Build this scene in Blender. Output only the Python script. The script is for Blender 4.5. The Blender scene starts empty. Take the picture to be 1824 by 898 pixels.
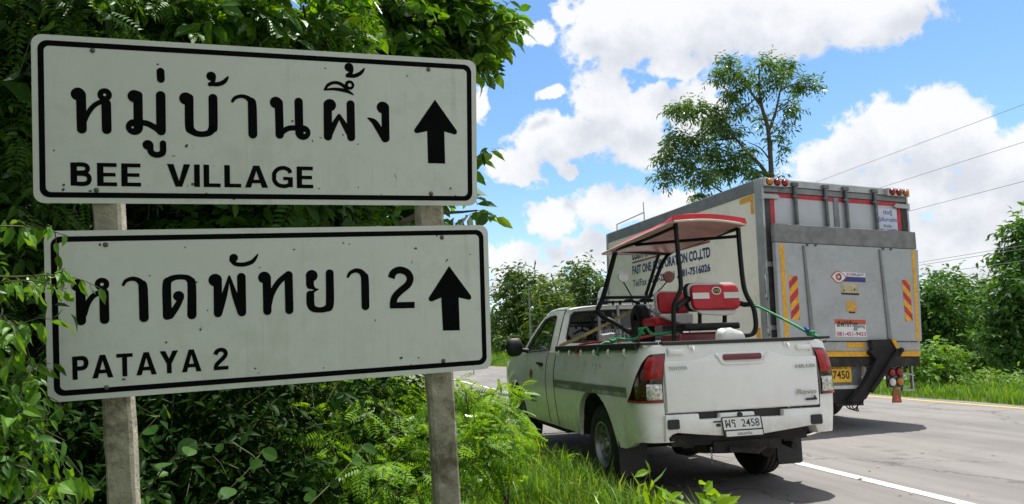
import bpy, bmesh, math, random
import numpy as np
from mathutils import Vector, Matrix

# ------------------------------------------------------------------ camera, world, sun, exposure
SC = bpy.context.scene
COL = SC.collection
F_PX, PITCH, ROLL, EYE, YAW = 1298.34, 0.13265, -0.03726, 1.2467, 0.2156
SUN_EL, SUN_AZ = 74.0, 52.0            # azimuth clockwise from +Y (the way the road runs)
SUN_STRENGTH, SKY_STRENGTH, EXPOSURE = 5.0, 0.10, 0.40

def cam_axes():
    cy, sy = math.cos(YAW), math.sin(YAW)
    fw = Vector((sy*math.cos(PITCH), cy*math.cos(PITCH), math.sin(PITCH)))
    r = Vector((cy, -sy, 0)); u = r.cross(fw)
    r2 = r*math.cos(ROLL)+u*math.sin(ROLL); u2 = -r*math.sin(ROLL)+u*math.cos(ROLL)
    return fw, r2, u2
FW, RT, UP = cam_axes()
EYE_P = Vector((0, 0, EYE))

def ray(px, py):
    return FW*F_PX + RT*(px-912) + UP*(449-py)
def at(px, py, Y):
    """the point at distance Y along the road that was measured at this spot of the photograph"""
    d = ray(px, py); return EYE_P + d*(Y/d.y)

cd = bpy.data.cameras.new('camera'); cam = bpy.data.objects.new('camera', cd); COL.objects.link(cam)
cd.sensor_width = 36; cd.lens = F_PX*36/1824; cd.clip_start = 0.05; cd.clip_end = 6000
cam.matrix_world = Matrix((( RT.x, UP.x, -FW.x, 0), (RT.y, UP.y, -FW.y, 0), (RT.z, UP.z, -FW.z, EYE), (0, 0, 0, 1)))
SC.camera = cam
SC.view_settings.view_transform = 'Standard'; SC.view_settings.look = 'None'
SC.view_settings.exposure = EXPOSURE; SC.view_settings.gamma = 1; SC.view_settings.use_curve_mapping = False
SC.cycles.max_bounces = 8; SC.cycles.transparent_max_bounces = 12

sl = bpy.data.lights.new('sun', 'SUN'); sl.energy = SUN_STRENGTH; sl.angle = math.radians(.55); sl.color = (1, .955, .88)
so = bpy.data.objects.new('sun', sl); COL.objects.link(so)
_e, _a = math.radians(SUN_EL), math.radians(SUN_AZ)
SUN_DIR = Vector((math.sin(_a)*math.cos(_e), math.cos(_a)*math.cos(_e), math.sin(_e)))
so.rotation_euler = (-SUN_DIR).to_track_quat('-Z', 'Y').to_euler(); so.location = (0, 0, 50)

class NT:
    """tiny node-tree writer"""
    def __init__(s, nt): s.nt = nt
    def n(s, kind, **kw):
        o = s.nt.nodes.new(kind)
        for k, v in kw.items(): setattr(o, k, v)
        return o
    def put(s, sock, v):
        if hasattr(v, 'is_output') or isinstance(v, bpy.types.NodeSocket): s.nt.links.new(v, sock)
        else: sock.default_value = v
    def m(s, op, a, b=0.0, c=None, clamp=False):
        o = s.n('ShaderNodeMath', operation=op, use_clamp=clamp); s.put(o.inputs[0], a); s.put(o.inputs[1], b)
        if c is not None: s.put(o.inputs[2], c)
        return o.outputs[0]
    def v(s, op, a, b=None):
        o = s.n('ShaderNodeVectorMath', operation=op); s.put(o.inputs[0], a)
        if b is not None: s.put(o.inputs[1], b)
        return o.outputs[1] if op in ('LENGTH', 'DOT_PRODUCT') else o.outputs[0]
    def mix(s, f, a, b, mode='MIX'):
        o = s.n('ShaderNodeMix', data_type='RGBA', blend_type=mode); s.put(o.inputs[0], f); s.put(o.inputs[6], a); s.put(o.inputs[7], b)
        return o.outputs[2]
    def smooth(s, x, lo, hi):
        o = s.n('ShaderNodeMapRange', interpolation_type='SMOOTHSTEP'); s.put(o.inputs[0], x); o.inputs[1].default_value = lo; o.inputs[2].default_value = hi
        return o.outputs[0]
    def noise(s, vec, scale, detail=4, rough=.55, color=False):
        o = s.n('ShaderNodeTexNoise'); s.put(o.inputs['Vector'], vec); o.inputs['Scale'].default_value = scale
        o.inputs['Detail'].default_value = detail; o.inputs['Roughness'].default_value = rough
        return o.outputs['Color' if color else 0]

# cumulus banks: centre (px,py) and half sizes measured on the photograph, kept as directions of the sky dome
CLOUDS = [(1130,55,150,85),(1270,30,170,80),(1420,30,190,75),(1560,25,130,60),(1200,120,60,40),(1640,-30,120,50),(1080,20,80,40),
 (1075,175,75,60),(1150,195,75,42),(1240,200,60,60),(1000,245,110,60),(1080,240,110,45),(930,295,70,38),(1130,265,70,40),(1032,300,24,20),
 (975,160,30,14),(1005,25,28,26),(950,60,50,22),(862,180,22,40),(900,455,60,34),(985,385,65,42),(1090,370,80,46),(1170,365,90,40),(1240,380,80,40),(1060,450,120,46),(940,500,90,50),
 (1560,235,95,72),(1640,225,110,60),(1720,250,70,70),(1500,260,80,50),(1460,300,80,60),(1590,330,150,70),(1750,340,110,70),(1830,270,60,60),(1430,340,60,50),(1680,440,130,60),(1800,430,90,55),(1780,500,70,40),(740,500,120,45),(640,330,130,60),(480,430,150,60),(560,130,150,70),(300,260,150,80),(120,420,140,60),(200,60,140,60)]
def azel(px, py):
    d = ray(px, py).normalized(); return math.atan2(d.x, d.y), math.asin(d.z)

w = bpy.data.worlds.new('World'); SC.world = w; w.use_nodes = True
w.cycles.sampling_method = 'MANUAL'; w.cycles.sample_map_resolution = 512
w.node_tree.nodes.clear(); N = NT(w.node_tree)
g = bpy.data.node_groups.new('cumulus', 'ShaderNodeTree')
g.interface.new_socket('P', in_out='INPUT', socket_type='NodeSocketVector'); g.interface.new_socket('V', in_out='OUTPUT', socket_type='NodeSocketFloat')
G = NT(g); gi = G.n('NodeGroupInput'); go = G.n('NodeGroupOutput'); acc = None
for (cx, cy, rx, ry) in CLOUDS:
    a, e = azel(cx, cy)
    d = G.v('SUBTRACT', gi.outputs[0], (a, e, 0)); d = G.v('MULTIPLY', d, (F_PX/rx/1.0, F_PX/ry/.98, 0)); d = G.m('SUBTRACT', 1.0, G.v('LENGTH', d))
    if acc is None: acc = d
    else: acc = G.m('SMOOTH_MAX', acc, d, .25)
g.links.new(acc, go.inputs[0])
tc = N.n('ShaderNodeTexCoord'); dirv = tc.outputs['Generated']
sx = N.n('ShaderNodeSeparateXYZ'); N.put(sx.inputs[0], dirv)
az = N.m('ARCTAN2', sx.outputs[0], sx.outputs[1]); el = N.m('ARCSINE', sx.outputs[2])
cb = N.n('ShaderNodeCombineXYZ'); N.put(cb.inputs[0], az); N.put(cb.inputs[1], el)
P = cb.outputs[0]
wv = N.v('MULTIPLY', N.v('SUBTRACT', N.noise(dirv, 9, 5, .6, True), (.5, .5, .5)), (.10, .075, 0))
P1 = N.v('ADD', P, wv)
def cloud(Pv):
    o = N.n('ShaderNodeGroup', node_tree=g); N.put(o.inputs[0], Pv); return o.outputs[0]
bl_ = N.m('ABSOLUTE', N.m('SUBTRACT', N.noise(N.v('ADD', dirv, N.v('MULTIPLY', wv, (.5, .5, .5))), 26, 7, .55), .5))
fb = N.m('ADD', N.m('MULTIPLY', N.m('SUBTRACT', .10, bl_), 2.0), N.m('MULTIPLY', N.m('SUBTRACT', N.noise(dirv, 11, 6, .6), .5), .9))
fb2 = N.m('SUBTRACT', N.noise(dirv, 70, 5, .6), .5)
# beyond the frame the same kind of cumulus goes on, at random
off = N.v('LENGTH', N.v('MULTIPLY', N.v('SUBTRACT', P, (YAW, .17, 0)), (1/.72, 1/.40, 0)))
gen = N.m('MULTIPLY', N.m('SUBTRACT', N.noise(dirv, 2.6, 5, .55), .47), 3.2)
gen = N.m('SUBTRACT', gen, N.m('MULTIPLY', N.m('SUBTRACT', 1.25, off), 6.0, clamp=False))
gen = N.m('MINIMUM', gen, .8)
def dens(Pv): return N.m('ADD', N.m('SMOOTH_MAX', cloud(Pv), gen, .1), N.m('ADD', N.m('MULTIPLY', fb, .85), N.m('MULTIPLY', fb2, .25)))
D0 = dens(P1); D1 = N.m('SMOOTH_MAX', cloud(N.v('ADD', P1, (.012, .045, 0))), gen, .1)
mask = N.smooth(D0, .12, .40)
lit = N.smooth(N.m('ADD', N.m('MULTIPLY', D1, .8), N.m('ADD', N.m('MULTIPLY', N.m('SUBTRACT', N.noise(dirv, 7, 8, .62), .5), 1.3), N.m('MULTIPLY', fb, -.55))), -.12, .80)
fall = N.smooth(el, .16, .36)
sky = N.n('ShaderNodeTexSky', sky_type='NISHITA', sun_disc=False)
sky.sun_elevation = _e; sky.sun_rotation = _a; sky.altitude = 0; sky.air_density = 1.0; sky.dust_density = .6; sky.ozone_density = 2.2
hs = N.n('ShaderNodeHueSaturation'); hs.inputs['Saturation'].default_value = 1.2; hs.inputs['Value'].default_value = 1.5; N.put(hs.inputs['Color'], sky.outputs[0])
ccol = N.mix(lit, (7.5, 7.55, 7.7, 1), (5.5, 5.7, 6.15, 1))
final = N.mix(N.m('MULTIPLY', mask, .97), hs.outputs[0], ccol)
bg = N.n('ShaderNodeBackground'); bg.inputs[1].default_value = SKY_STRENGTH; N.put(bg.inputs[0], final)
wo = N.n('ShaderNodeOutputWorld'); w.node_tree.links.new(bg.outputs[0], wo.inputs[0])

# ------------------------------------------------------------------ materials
MATS = {}
def mat(name, color, rough=.6, metal=0., var=.12, vscale=6., bump=0., bscale=40., coat=0., spec=.5, dirt=None, dscale=3., damt=.5):
    if name in MATS: return MATS[name]
    m = bpy.data.materials.new(name); m.use_nodes = True; m.node_tree.nodes.clear(); T = NT(m.node_tree)
    b = T.n('ShaderNodeBsdfPrincipled'); o = T.n('ShaderNodeOutputMaterial'); T.nt.links.new(b.outputs[0], o.inputs[0])
    co = T.n('ShaderNodeTexCoord').outputs['Object']
    n = T.noise(co, vscale, 5, .6); c = (*color, 1)
    dk = tuple(x*(1-var) for x in color)+(1,); lt = tuple(min(1, x*(1+var)) for x in color)+(1,)
    col = T.mix(T.smooth(n, .3, .7), dk, lt)
    if dirt is not None:
        dn = T.smooth(T.m('MULTIPLY', T.noise(co, dscale, 8, .7), T.m('ADD', .6, T.noise(co, dscale*9, 4, .6))), .50, .78)
        col = T.mix(T.m('MULTIPLY', dn, damt), col, (*dirt, 1))
    T.put(b.inputs['Base Color'], col)
    rn = T.m('ADD', T.m('MULTIPLY', T.noise(co, vscale*2.3, 4), .25), rough-.125)
    T.put(b.inputs['Roughness'], rn if rough > .15 else rough); b.inputs['Metallic'].default_value = metal
    b.inputs['Coat Weight'].default_value = coat; b.inputs['Coat Roughness'].default_value = .08; b.inputs['Specular IOR Level'].default_value = spec
    if bump:
        bp = T.n('ShaderNodeBump'); bp.inputs['Strength'].default_value = bump; bp.inputs['Distance'].default_value = .01
        T.put(bp.inputs['Height'], T.noise(co, bscale, 6, .65)); T.put(b.inputs['Normal'], bp.outputs[0])
    MATS[name] = m; return m

def leaf_mat(name, dark, mid, light, transl=.45, gloss=.12):
    if name in MATS: return MATS[name]
    m = bpy.data.materials.new(name); m.use_nodes = True; m.node_tree.nodes.clear(); T = NT(m.node_tree)
    gnode = T.n('ShaderNodeNewGeometry'); oi = T.n('ShaderNodeObjectInfo')
    rnd = T.m('FRACT', T.m('ADD', gnode.outputs['Random Per Island'], oi.outputs['Random']))
    cr = T.n('ShaderNodeValToRGB'); T.put(cr.inputs[0], rnd)
    e = cr.color_ramp.elements; e[0].position = 0; e[0].color = (*dark, 1); e[1].position = 1; e[1].color = (*light, 1)
    k = e.new(.5); k.color = (*mid, 1); k2 = e.new(.97); k2.color = (*light, 1); e[-1].color = (light[0]*1.6, light[1]*1.15, light[2], 1)
    co = T.n('ShaderNodeTexCoord').outputs['Object']
    col = T.mix(T.m('MULTIPLY', T.noise(co, 1.2, 3), .5), cr.outputs[0], (*mid, 1))
    d = T.n('ShaderNodeBsdfDiffuse'); T.put(d.inputs[0], col)
    t = T.n('ShaderNodeBsdfTranslucent'); T.put(t.inputs[0], T.mix(1.0, col, (2.3, 1.9, .45, 1), 'MULTIPLY'))
    gl = T.n('ShaderNodeBsdfGlossy'); gl.inputs[1].default_value = .38; gl.inputs[0].default_value = (.9, 1, .9, 1)
    m1 = T.n('ShaderNodeMixShader'); m1.inputs[0].default_value = transl; T.nt.links.new(d.outputs[0], m1.inputs[1]); T.nt.links.new(t.outputs[0], m1.inputs[2])
    fr = T.n('ShaderNodeFresnel'); fr.inputs[0].default_value = 1.4
    m2 = T.n('ShaderNodeMixShader'); T.put(m2.inputs[0], T.m('MULTIPLY', fr.outputs[0], gloss*.85)); T.nt.links.new(m1.outputs[0], m2.inputs[1]); T.nt.links.new(gl.outputs[0], m2.inputs[2])
    o = T.n('ShaderNodeOutputMaterial'); T.nt.links.new(m2.outputs[0], o.inputs[0]); MATS[name] = m; return m

def glass_mat(name, tint=(.02, .025, .025), see=.25):
    m = bpy.data.materials.new(name); m.use_nodes = True; m.node_tree.nodes.clear(); T = NT(m.node_tree)
    b = T.n('ShaderNodeBsdfPrincipled'); b.inputs['Base Color'].default_value = (*tint, 1); b.inputs['Roughness'].default_value = .03; b.inputs['Specular IOR Level'].default_value = .7
    tr = T.n('ShaderNodeBsdfTransparent'); tr.inputs[0].default_value = (.8, .85, .82, 1)
    mx = T.n('ShaderNodeMixShader'); mx.inputs[0].default_value = see; T.nt.links.new(b.outputs[0], mx.inputs[1]); T.nt.links.new(tr.outputs[0], mx.inputs[2])
    o = T.n('ShaderNodeOutputMaterial'); T.nt.links.new(mx.outputs[0], o.inputs[0]); return m

# ------------------------------------------------------------------ mesh helpers
def catmull(pts, n=6):
    if len(pts) < 3: return [tuple(p) for p in pts]
    P = [np.array(p, float) for p in pts]; P = [2*P[0]-P[1]]+P+[2*P[-1]-P[-2]]; out = []
    for i in range(1, len(P)-2):
        for k in range(n):
            t = k/n
            out.append(tuple(.5*((2*P[i])+(-P[i-1]+P[i+1])*t+(2*P[i-1]-5*P[i]+4*P[i+1]-P[i+2])*t*t+(-P[i-1]+3*P[i]-3*P[i+1]+P[i+2])*t**3)))
    out.append(tuple(P[-2])); return out

class MB:
    def __init__(s): s.v = []; s.f = []; s.mi = []
    def add(s, vs, fs, mi=0):
        b = len(s.v); s.v += [tuple(x) for x in vs]; s.f += [tuple(b+i for i in f) for f in fs]; s.mi += [mi]*len(fs); return s
    def box(s, c, d, rot=None, mi=0):
        x, y, z = (k/2 for k in d); vs = [Vector((a*x, b*y, e*z)) for a in (-1, 1) for b in (-1, 1) for e in (-1, 1)]
        if rot is not None: vs = [rot @ q for q in vs]
        c = Vector(c)
        return s.add([q+c for q in vs], [(0,1,3,2),(4,6,7,5),(0,4,5,1),(2,3,7,6),(0,2,6,4),(1,5,7,3)], mi)
    def bx(s, x0, x1, y0, y1, z0, z1, mi=0): return s.box(((x0+x1)/2, (y0+y1)/2, (z0+z1)/2), (abs(x1-x0), abs(y1-y0), abs(z1-z0)), None, mi)
    def prism(s, poly, fn0, fn1, mi=0):
        """poly of 2-D points; fn0/fn1 map a 2-D point to the near and far face"""
        n = len(poly); vs = [fn0(*p) for p in poly]+[fn1(*p) for p in poly]
        return s.add(vs, [tuple(range(n)), tuple(range(2*n-1, n-1, -1))]+[(i, i+n, (i+1) % n+n, (i+1) % n) for i in range(n)], mi)
    def tube(s, pts, r, seg=8, cap=True, mi=0):
        P = [Vector(p) for p in pts]; n = len(P); rs = r if isinstance(r, (list, tuple)) else [r]*n; rings = []; prev = None
        for i in range(n):
            t = (P[min(i+1, n-1)]-P[max(i-1, 0)]).normalized()
            if prev is None: a = t.orthogonal().normalized()
            else:
                a = prev-t*prev.dot(t); a = a.normalized() if a.length > 1e-6 else t.orthogonal().normalized()
            prev = a; b = t.cross(a)
            rings.append([P[i]+(a*math.cos(2*math.pi*k/seg)+b*math.sin(2*math.pi*k/seg))*rs[i] for k in range(seg)])
        vs = [q for rg in rings for q in rg]; fs = []
        for i in range(n-1):
            for k in range(seg): fs.append((i*seg+k, i*seg+(k+1) % seg, (i+1)*seg+(k+1) % seg, (i+1)*seg+k))
        if cap: fs += [tuple(range(seg-1, -1, -1)), tuple((n-1)*seg+k for k in range(seg))]
        return s.add(vs, fs, mi)
    def lathe(s, prof, c, axis='x', seg=32, mi=0):
        """prof: (along, radius) pairs"""
        vs = []; n = len(prof); c = Vector(c)
        for k in range(seg):
            ca, sa = math.cos(2*math.pi*k/seg), math.sin(2*math.pi*k/seg)
            for (h, r) in prof:
                q = {'x': (h, r*ca, r*sa), 'y': (r*ca, h, r*sa), 'z': (r*ca, r*sa, h)}[axis]; vs.append(c+Vector(q))
        fs = [(k*n+i, ((k+1) % seg)*n+i, ((k+1) % seg)*n+i+1, k*n+i+1) for k in range(seg) for i in range(n-1)]
        return s.add(vs, fs, mi)
    def grid(s, rows, mi=0, flip=False):
        n = len(rows[0]); vs = [q for r in rows for q in r]
        fs = [(i*n+j, i*n+j+1, (i+1)*n+j+1, (i+1)*n+j) for i in range(len(rows)-1) for j in range(n-1)]
        if flip: fs = [f[::-1] for f in fs]
        return s.add(vs, fs, mi)
    def ring(s, outer, inner, mi=0):
        n = len(outer); return s.add(list(outer)+list(inner), [(i, (i+1) % n, n+(i+1) % n, n+i) for i in range(n)], mi)
    def disc(s, c, r, ux, uy, seg=16, mi=0):
        c, ux, uy = Vector(c), Vector(ux), Vector(uy)
        return s.add([c+ux*r*math.cos(2*math.pi*k/seg)+uy*r*math.sin(2*math.pi*k/seg) for k in range(seg)], [tuple(range(seg))], mi)
    def build(s, name, mats, parent=None, smooth=None, bevel=0., seg=2, off=None, fix=True, solid=0.):
        me = bpy.data.meshes.new(name); vs = s.v if off is None else [(a-off[0], b-off[1], c-off[2]) for a, b, c in s.v]
        me.from_pydata([tuple(q) for q in vs], [], s.f); me.update()
        for i, p in enumerate(me.polygons): p.material_index = s.mi[i]
        if fix or bevel or solid:
            bm = bmesh.new(); bm.from_mesh(me)
            if fix: bmesh.ops.remove_doubles(bm, verts=bm.verts, dist=1e-5); bmesh.ops.recalc_face_normals(bm, faces=bm.faces)
            if bevel:
                bm.edges.ensure_lookup_table(); es = [e for e in bm.edges if len(e.link_faces) == 2 and e.calc_face_angle(0) > .5]
                if es: bmesh.ops.bevel(bm, geom=es, offset=bevel, segments=seg, profile=.5, affect='EDGES', clamp_overlap=True)
            if solid: bmesh.ops.solidify(bm, geom=bm.faces[:], thickness=solid)
            bm.to_mesh(me); bm.free()
        for m_ in (mats if isinstance(mats, (list, tuple)) else [mats]): me.materials.append(m_)
        if smooth is not None and len(me.polygons):
            me.shade_smooth(); me.set_sharp_from_angle(angle=math.radians(smooth))
        o = bpy.data.objects.new(name, me); COL.objects.link(o)
        if parent is not None: o.parent = parent
        return o

def tag(o, label=None, cat=None, group=None, kind=None):
    if label: o['label'] = label
    if cat: o['category'] = cat
    if group: o['group'] = group
    if kind: o['kind'] = kind
    return o
def thing(name, label, cat, loc=(0, 0, 0), rotz=0., group=None):
    o = bpy.data.objects.new(name, None); COL.objects.link(o); o.location = loc; o.rotation_euler = (0, 0, rotz); o.empty_display_size = .2
    return tag(o, label, cat, group)

def text_mesh(body, bold=0.0):
    c = bpy.data.curves.new('lettering', 'FONT'); c.body = body; c.offset = bold; c.resolution_u = 4
    o = bpy.data.objects.new('lettering', c); COL.objects.link(o); bpy.context.view_layer.update()
    ev = o.evaluated_get(bpy.context.evaluated_depsgraph_get()); me = ev.to_mesh()
    vs = [tuple(q.co) for q in me.vertices]; fs = [tuple(p.vertices) for p in me.polygons]
    ev.to_mesh_clear(); bpy.data.objects.remove(o); bpy.data.curves.remove(c)
    return vs, fs
def put_text(mb, body, x0, z0, x1, z1, fn, bold=0.0, mi=0):
    """fit the words into the rectangle x0..x1, z0..z1 of a surface; fn maps (x,z) onto it"""
    vs, fs = text_mesh(body, bold)
    if not vs: return
    ax0, ax1 = min(q[0] for q in vs), max(q[0] for q in vs); ay0, ay1 = min(q[1] for q in vs), max(q[1] for q in vs)
    mb.add([fn(x0+(q[0]-ax0)/(ax1-ax0)*(x1-x0), z0+(q[1]-ay0)/(ay1-ay0)*(z1-z0)) for q in vs], fs, mi)

# ------------------------------------------------------------------ foliage helpers
def tmpl_broad(w=.42, fold=.12, droop=.25):
    rows = [(0, 0), (.28, .85), (.62, .8), (1, 0)]; v = [(0, 0, 0)]; 
    for t, k in rows[1:3]:
        z = -droop*t*t; v += [(-w/2*k, t, z+fold*k*.5), (0, t, z), (w/2*k, t, z+fold*k*.5)]
    v.append((0, 1, -droop)); f = [(0,2,1),(0,3,2),(1,2,5,4),(2,3,6,5),(4,5,7),(5,6,7)]
    return np.array(v, float), f
def tmpl_round(w=.85, fold=.06, droop=.12):
    v = [(0, 0, 0)]; R_ = [(.10, .55), (.32, .95), (.6, 1.0), (.84, .66)]
    for t, k in R_: z = -droop*t*t; v += [(-w/2*k, t, z+fold*k), (0, t, z), (w/2*k, t, z+fold*k)]
    v.append((0, 1, -droop)); n = len(v)-1; f = [(0,2,1),(0,3,2)]
    for i in range(3): a = 1+3*i; f += [(a,a+1,a+4,a+3),(a+1,a+2,a+5,a+4)]
    return np.array(v, float), f+[(n-3,n-2,n),(n-2,n-1,n)]
def tmpl_small(w=.5):
    return np.array([(0,0,0),(-w/2,.5,.06),(w/2,.5,.06),(0,1,-.12)], float), [(0,3,1),(0,2,3)]
def tmpl_pinnate(pairs=8, lw=.105, ll=.33, droop=.3):
    v = []; f = []
    for i in range(pairs):
        t = .15+.8*i/(pairs-1); z = -droop*t*t; L = ll*(1-.45*abs(t-.45)/.55)
        for sgn in (-1, 1):
            b = len(v); v += [(0, t, z), (sgn*L*.5, t+.05-lw*.45, z+.02), (sgn*L, t+.12, z-.05), (sgn*L*.5, t+.05+lw*.55, z+.02)]
            f.append((b, b+1, b+2, b+3) if sgn > 0 else (b, b+3, b+2, b+1))
    b = len(v); v += [(-.012, 0, 0), (.012, 0, 0), (.008, .97, -droop), (-.008, .97, -droop)]; f.append((b, b+1, b+2, b+3))
    return np.array(v, float), f
def scatter(name, tmpl, P, Dm, Nn, S, m_, parent=None, smooth=False):
    """one mesh of many leaves: positions P, directions Dm, normals Nn, sizes S (numpy arrays)"""
    V, Fc = tmpl; n = len(P); k = len(V)
    y = Dm/np.linalg.norm(Dm, axis=1, keepdims=True); x = np.cross(y, Nn); x /= np.linalg.norm(x, axis=1, keepdims=True)+1e-9; z = np.cross(x, y)
    R = np.stack([x, y, z], 2)*S[:, None, None]
    W = (np.einsum('nij,kj->nki', R, V)+P[:, None, :]).reshape(-1, 3).astype(np.float32)
    lens = [len(q) for q in Fc]; flat = np.concatenate([np.array(q) for q in Fc]); per = len(flat)
    idx = (flat[None, :]+(np.arange(n)*k)[:, None]).reshape(-1).astype(np.int32)
    ls = np.cumsum([0]+lens[:-1]); starts = (ls[None, :]+(np.arange(n)*per)[:, None]).reshape(-1).astype(np.int32)
    me = bpy.data.meshes.new(name); me.vertices.add(n*k); me.vertices.foreach_set('co', W.ravel())
    me.loops.add(len(idx)); me.loops.foreach_set('vertex_index', idx); me.polygons.add(len(starts)); me.polygons.foreach_set('loop_start', starts)
    me.update(calc_edges=True); me.validate(); me.materials.append(m_)
    o = bpy.data.objects.new(name, me); COL.objects.link(o); o.parent = parent; return o
def unit(a): return a/(np.linalg.norm(a, axis=-1, keepdims=True)+1e-9)
def lobes_leaves(rng, lobes, twigs, per, tl, ls, shell=.45, droop=.35, up=.8, flat=1.0):
    """twigs start inside the lobes and carry leaves; gives P, D, N, S arrays and the twig lines"""
    L = np.array([[*c, *(r if hasattr(r, '__len__') else (r, r, r))] for c, r in lobes], float)
    wgt = (L[:, 3]*L[:, 4]+L[:, 3]*L[:, 5]+L[:, 4]*L[:, 5]); wgt /= wgt.sum()
    i = rng.choice(len(L), twigs, p=wgt); u = unit(rng.normal(size=(twigs, 3))); rr = (shell+(1-shell)*rng.random(twigs))
    o = L[i, :3]+u*L[i, 3:]*rr[:, None]
    d = unit(u*.9+rng.normal(size=(twigs, 3))*.55+np.array([0, 0, -.15])); ln = tl*(.6+.8*rng.random(twigs))
    P = []; Dd = []; Nn = []; S = []
    for k in range(per):
        t = (k+.4)/per; side = 1 if k % 2 else -1
        p = o+d*(ln*t)[:, None]; p[:, 2] -= droop*.5*ln*t*t
        sv = unit(np.cross(d, np.array([0, 0, 1.])+rng.normal(size=(twigs, 3))*.25))*side
        dd = unit(d*.55+sv*(.9 if k < per-1 else .1)+rng.normal(size=(twigs, 3))*.22+np.array([0, 0, -droop]))
        nn = unit(np.array([0, 0, up])+u*.75+rng.normal(size=(twigs, 3))*.45*flat)
        P.append(p); Dd.append(dd); Nn.append(nn); S.append(ls*(.5+.8*rng.random(twigs)))
    e = o+d*ln[:, None]; e[:, 2] -= droop*.5*ln
    return np.concatenate(P), np.concatenate(Dd), np.concatenate(Nn), np.concatenate(S), (o, e)
def single_leaves(name, tmpl, P, Dm, Nn, S, m_, parent, count):
    """the leaves that show largest, each an object of its own sharing one mesh"""
    me = bpy.data.meshes.new(name); me.from_pydata([tuple(q) for q in tmpl[0]], [], tmpl[1]); me.materials.append(m_); me.update()
    y = unit(Dm); x = unit(np.cross(y, Nn)); z = np.cross(x, y)
    for i in range(min(count, len(P))):
        o = bpy.data.objects.new(name, me); COL.objects.link(o); o.parent = parent; s_ = S[i]
        o.matrix_local = Matrix([[*(x[i]*s_)[[0]], *(y[i]*s_)[[0]], *(z[i]*s_)[[0]], P[i][0]], [x[i][1]*s_, y[i][1]*s_, z[i][1]*s_, P[i][1]], [x[i][2]*s_, y[i][2]*s_, z[i][2]*s_, P[i][2]], [0, 0, 0, 1]])
def twig_lines(mb, oe, r=.004, step=1, seg=3):
    o, e = oe
    for a, b in zip(o[::step], e[::step]):
        m_ = (a+b)/2+np.array([0, 0, .02]); mb.tube([tuple(a), tuple(m_), tuple(b)], [r, r*.8, r*.4], seg, False)

# ------------------------------------------------------------------ the setting
def sstep(x, a, b):
    t = min(1, max(0, (x-a)/(b-a))); return t*t*(3-2*t)
def bend(y): return -(max(0, y-45)**2)/220
def gz(x, y):
    z = -.02; x0 = x; x = x-bend(y) if y < 160 else x
    if x < 2.35: z = -.02-.36*sstep(2.35-x, 0, 1.5)
    if x > 10.95: z = -.02-.06*sstep(x, 10.95, 12)
    z += (.5*sstep(y, 22, 40)+1.7*sstep(y, 60, 85))*sstep(x, 11.4, 14.5)
    if x < -12: z += .8*sstep(-x, 12, 40)
    return z
def axis_steps(*segs):
    out = []
    for a, b, n in segs: out += list(np.linspace(a, b, n, endpoint=False))
    return out
xs = axis_steps((-2500, -60, 8), (-60, -6, 14), (-6, 0, 12), (0, 2.6, 14), (2.6, 10.5, 8), (10.5, 16, 14), (16, 60, 14), (60, 2500, 9))+[2500]
ys = axis_steps((-2500, -40, 8), (-40, 0, 8), (0, 14, 30), (14, 60, 34), (60, 160, 30), (160, 200, 5), (200, 3000, 9))+[3000]
rng = np.random.default_rng(5)
def gm():
    m = bpy.data.materials.new('soil_and_turf'); m.use_nodes = True; T = NT(m.node_tree); b = m.node_tree.nodes['Principled BSDF']
    co = T.n('ShaderNodeTexCoord').outputs['Object']; n = T.noise(co, .9, 8, .65); n2 = T.noise(co, 14, 6, .7)
    c = T.mix(T.smooth(n, .35, .62), (.045, .085, .018, 1), (.085, .14, .03, 1)); c = T.mix(T.smooth(n2, .52, .72), c, (.11, .085, .05, 1))
    T.put(b.inputs['Base Color'], c); b.inputs['Roughness'].default_value = .95; b.inputs['Specular IOR Level'].default_value = .1
    bp = T.n('ShaderNodeBump'); bp.inputs['Strength'].default_value = .8; bp.inputs['Distance'].default_value = .05; T.put(bp.inputs['Height'], n2); T.put(b.inputs['Normal'], bp.outputs[0]); return m
mb = MB(); mb.grid([[(x, y, gz(x, y)) for x in xs] for y in ys])
tag(mb.build('ground', gm(), smooth=60), kind='structure')

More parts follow.
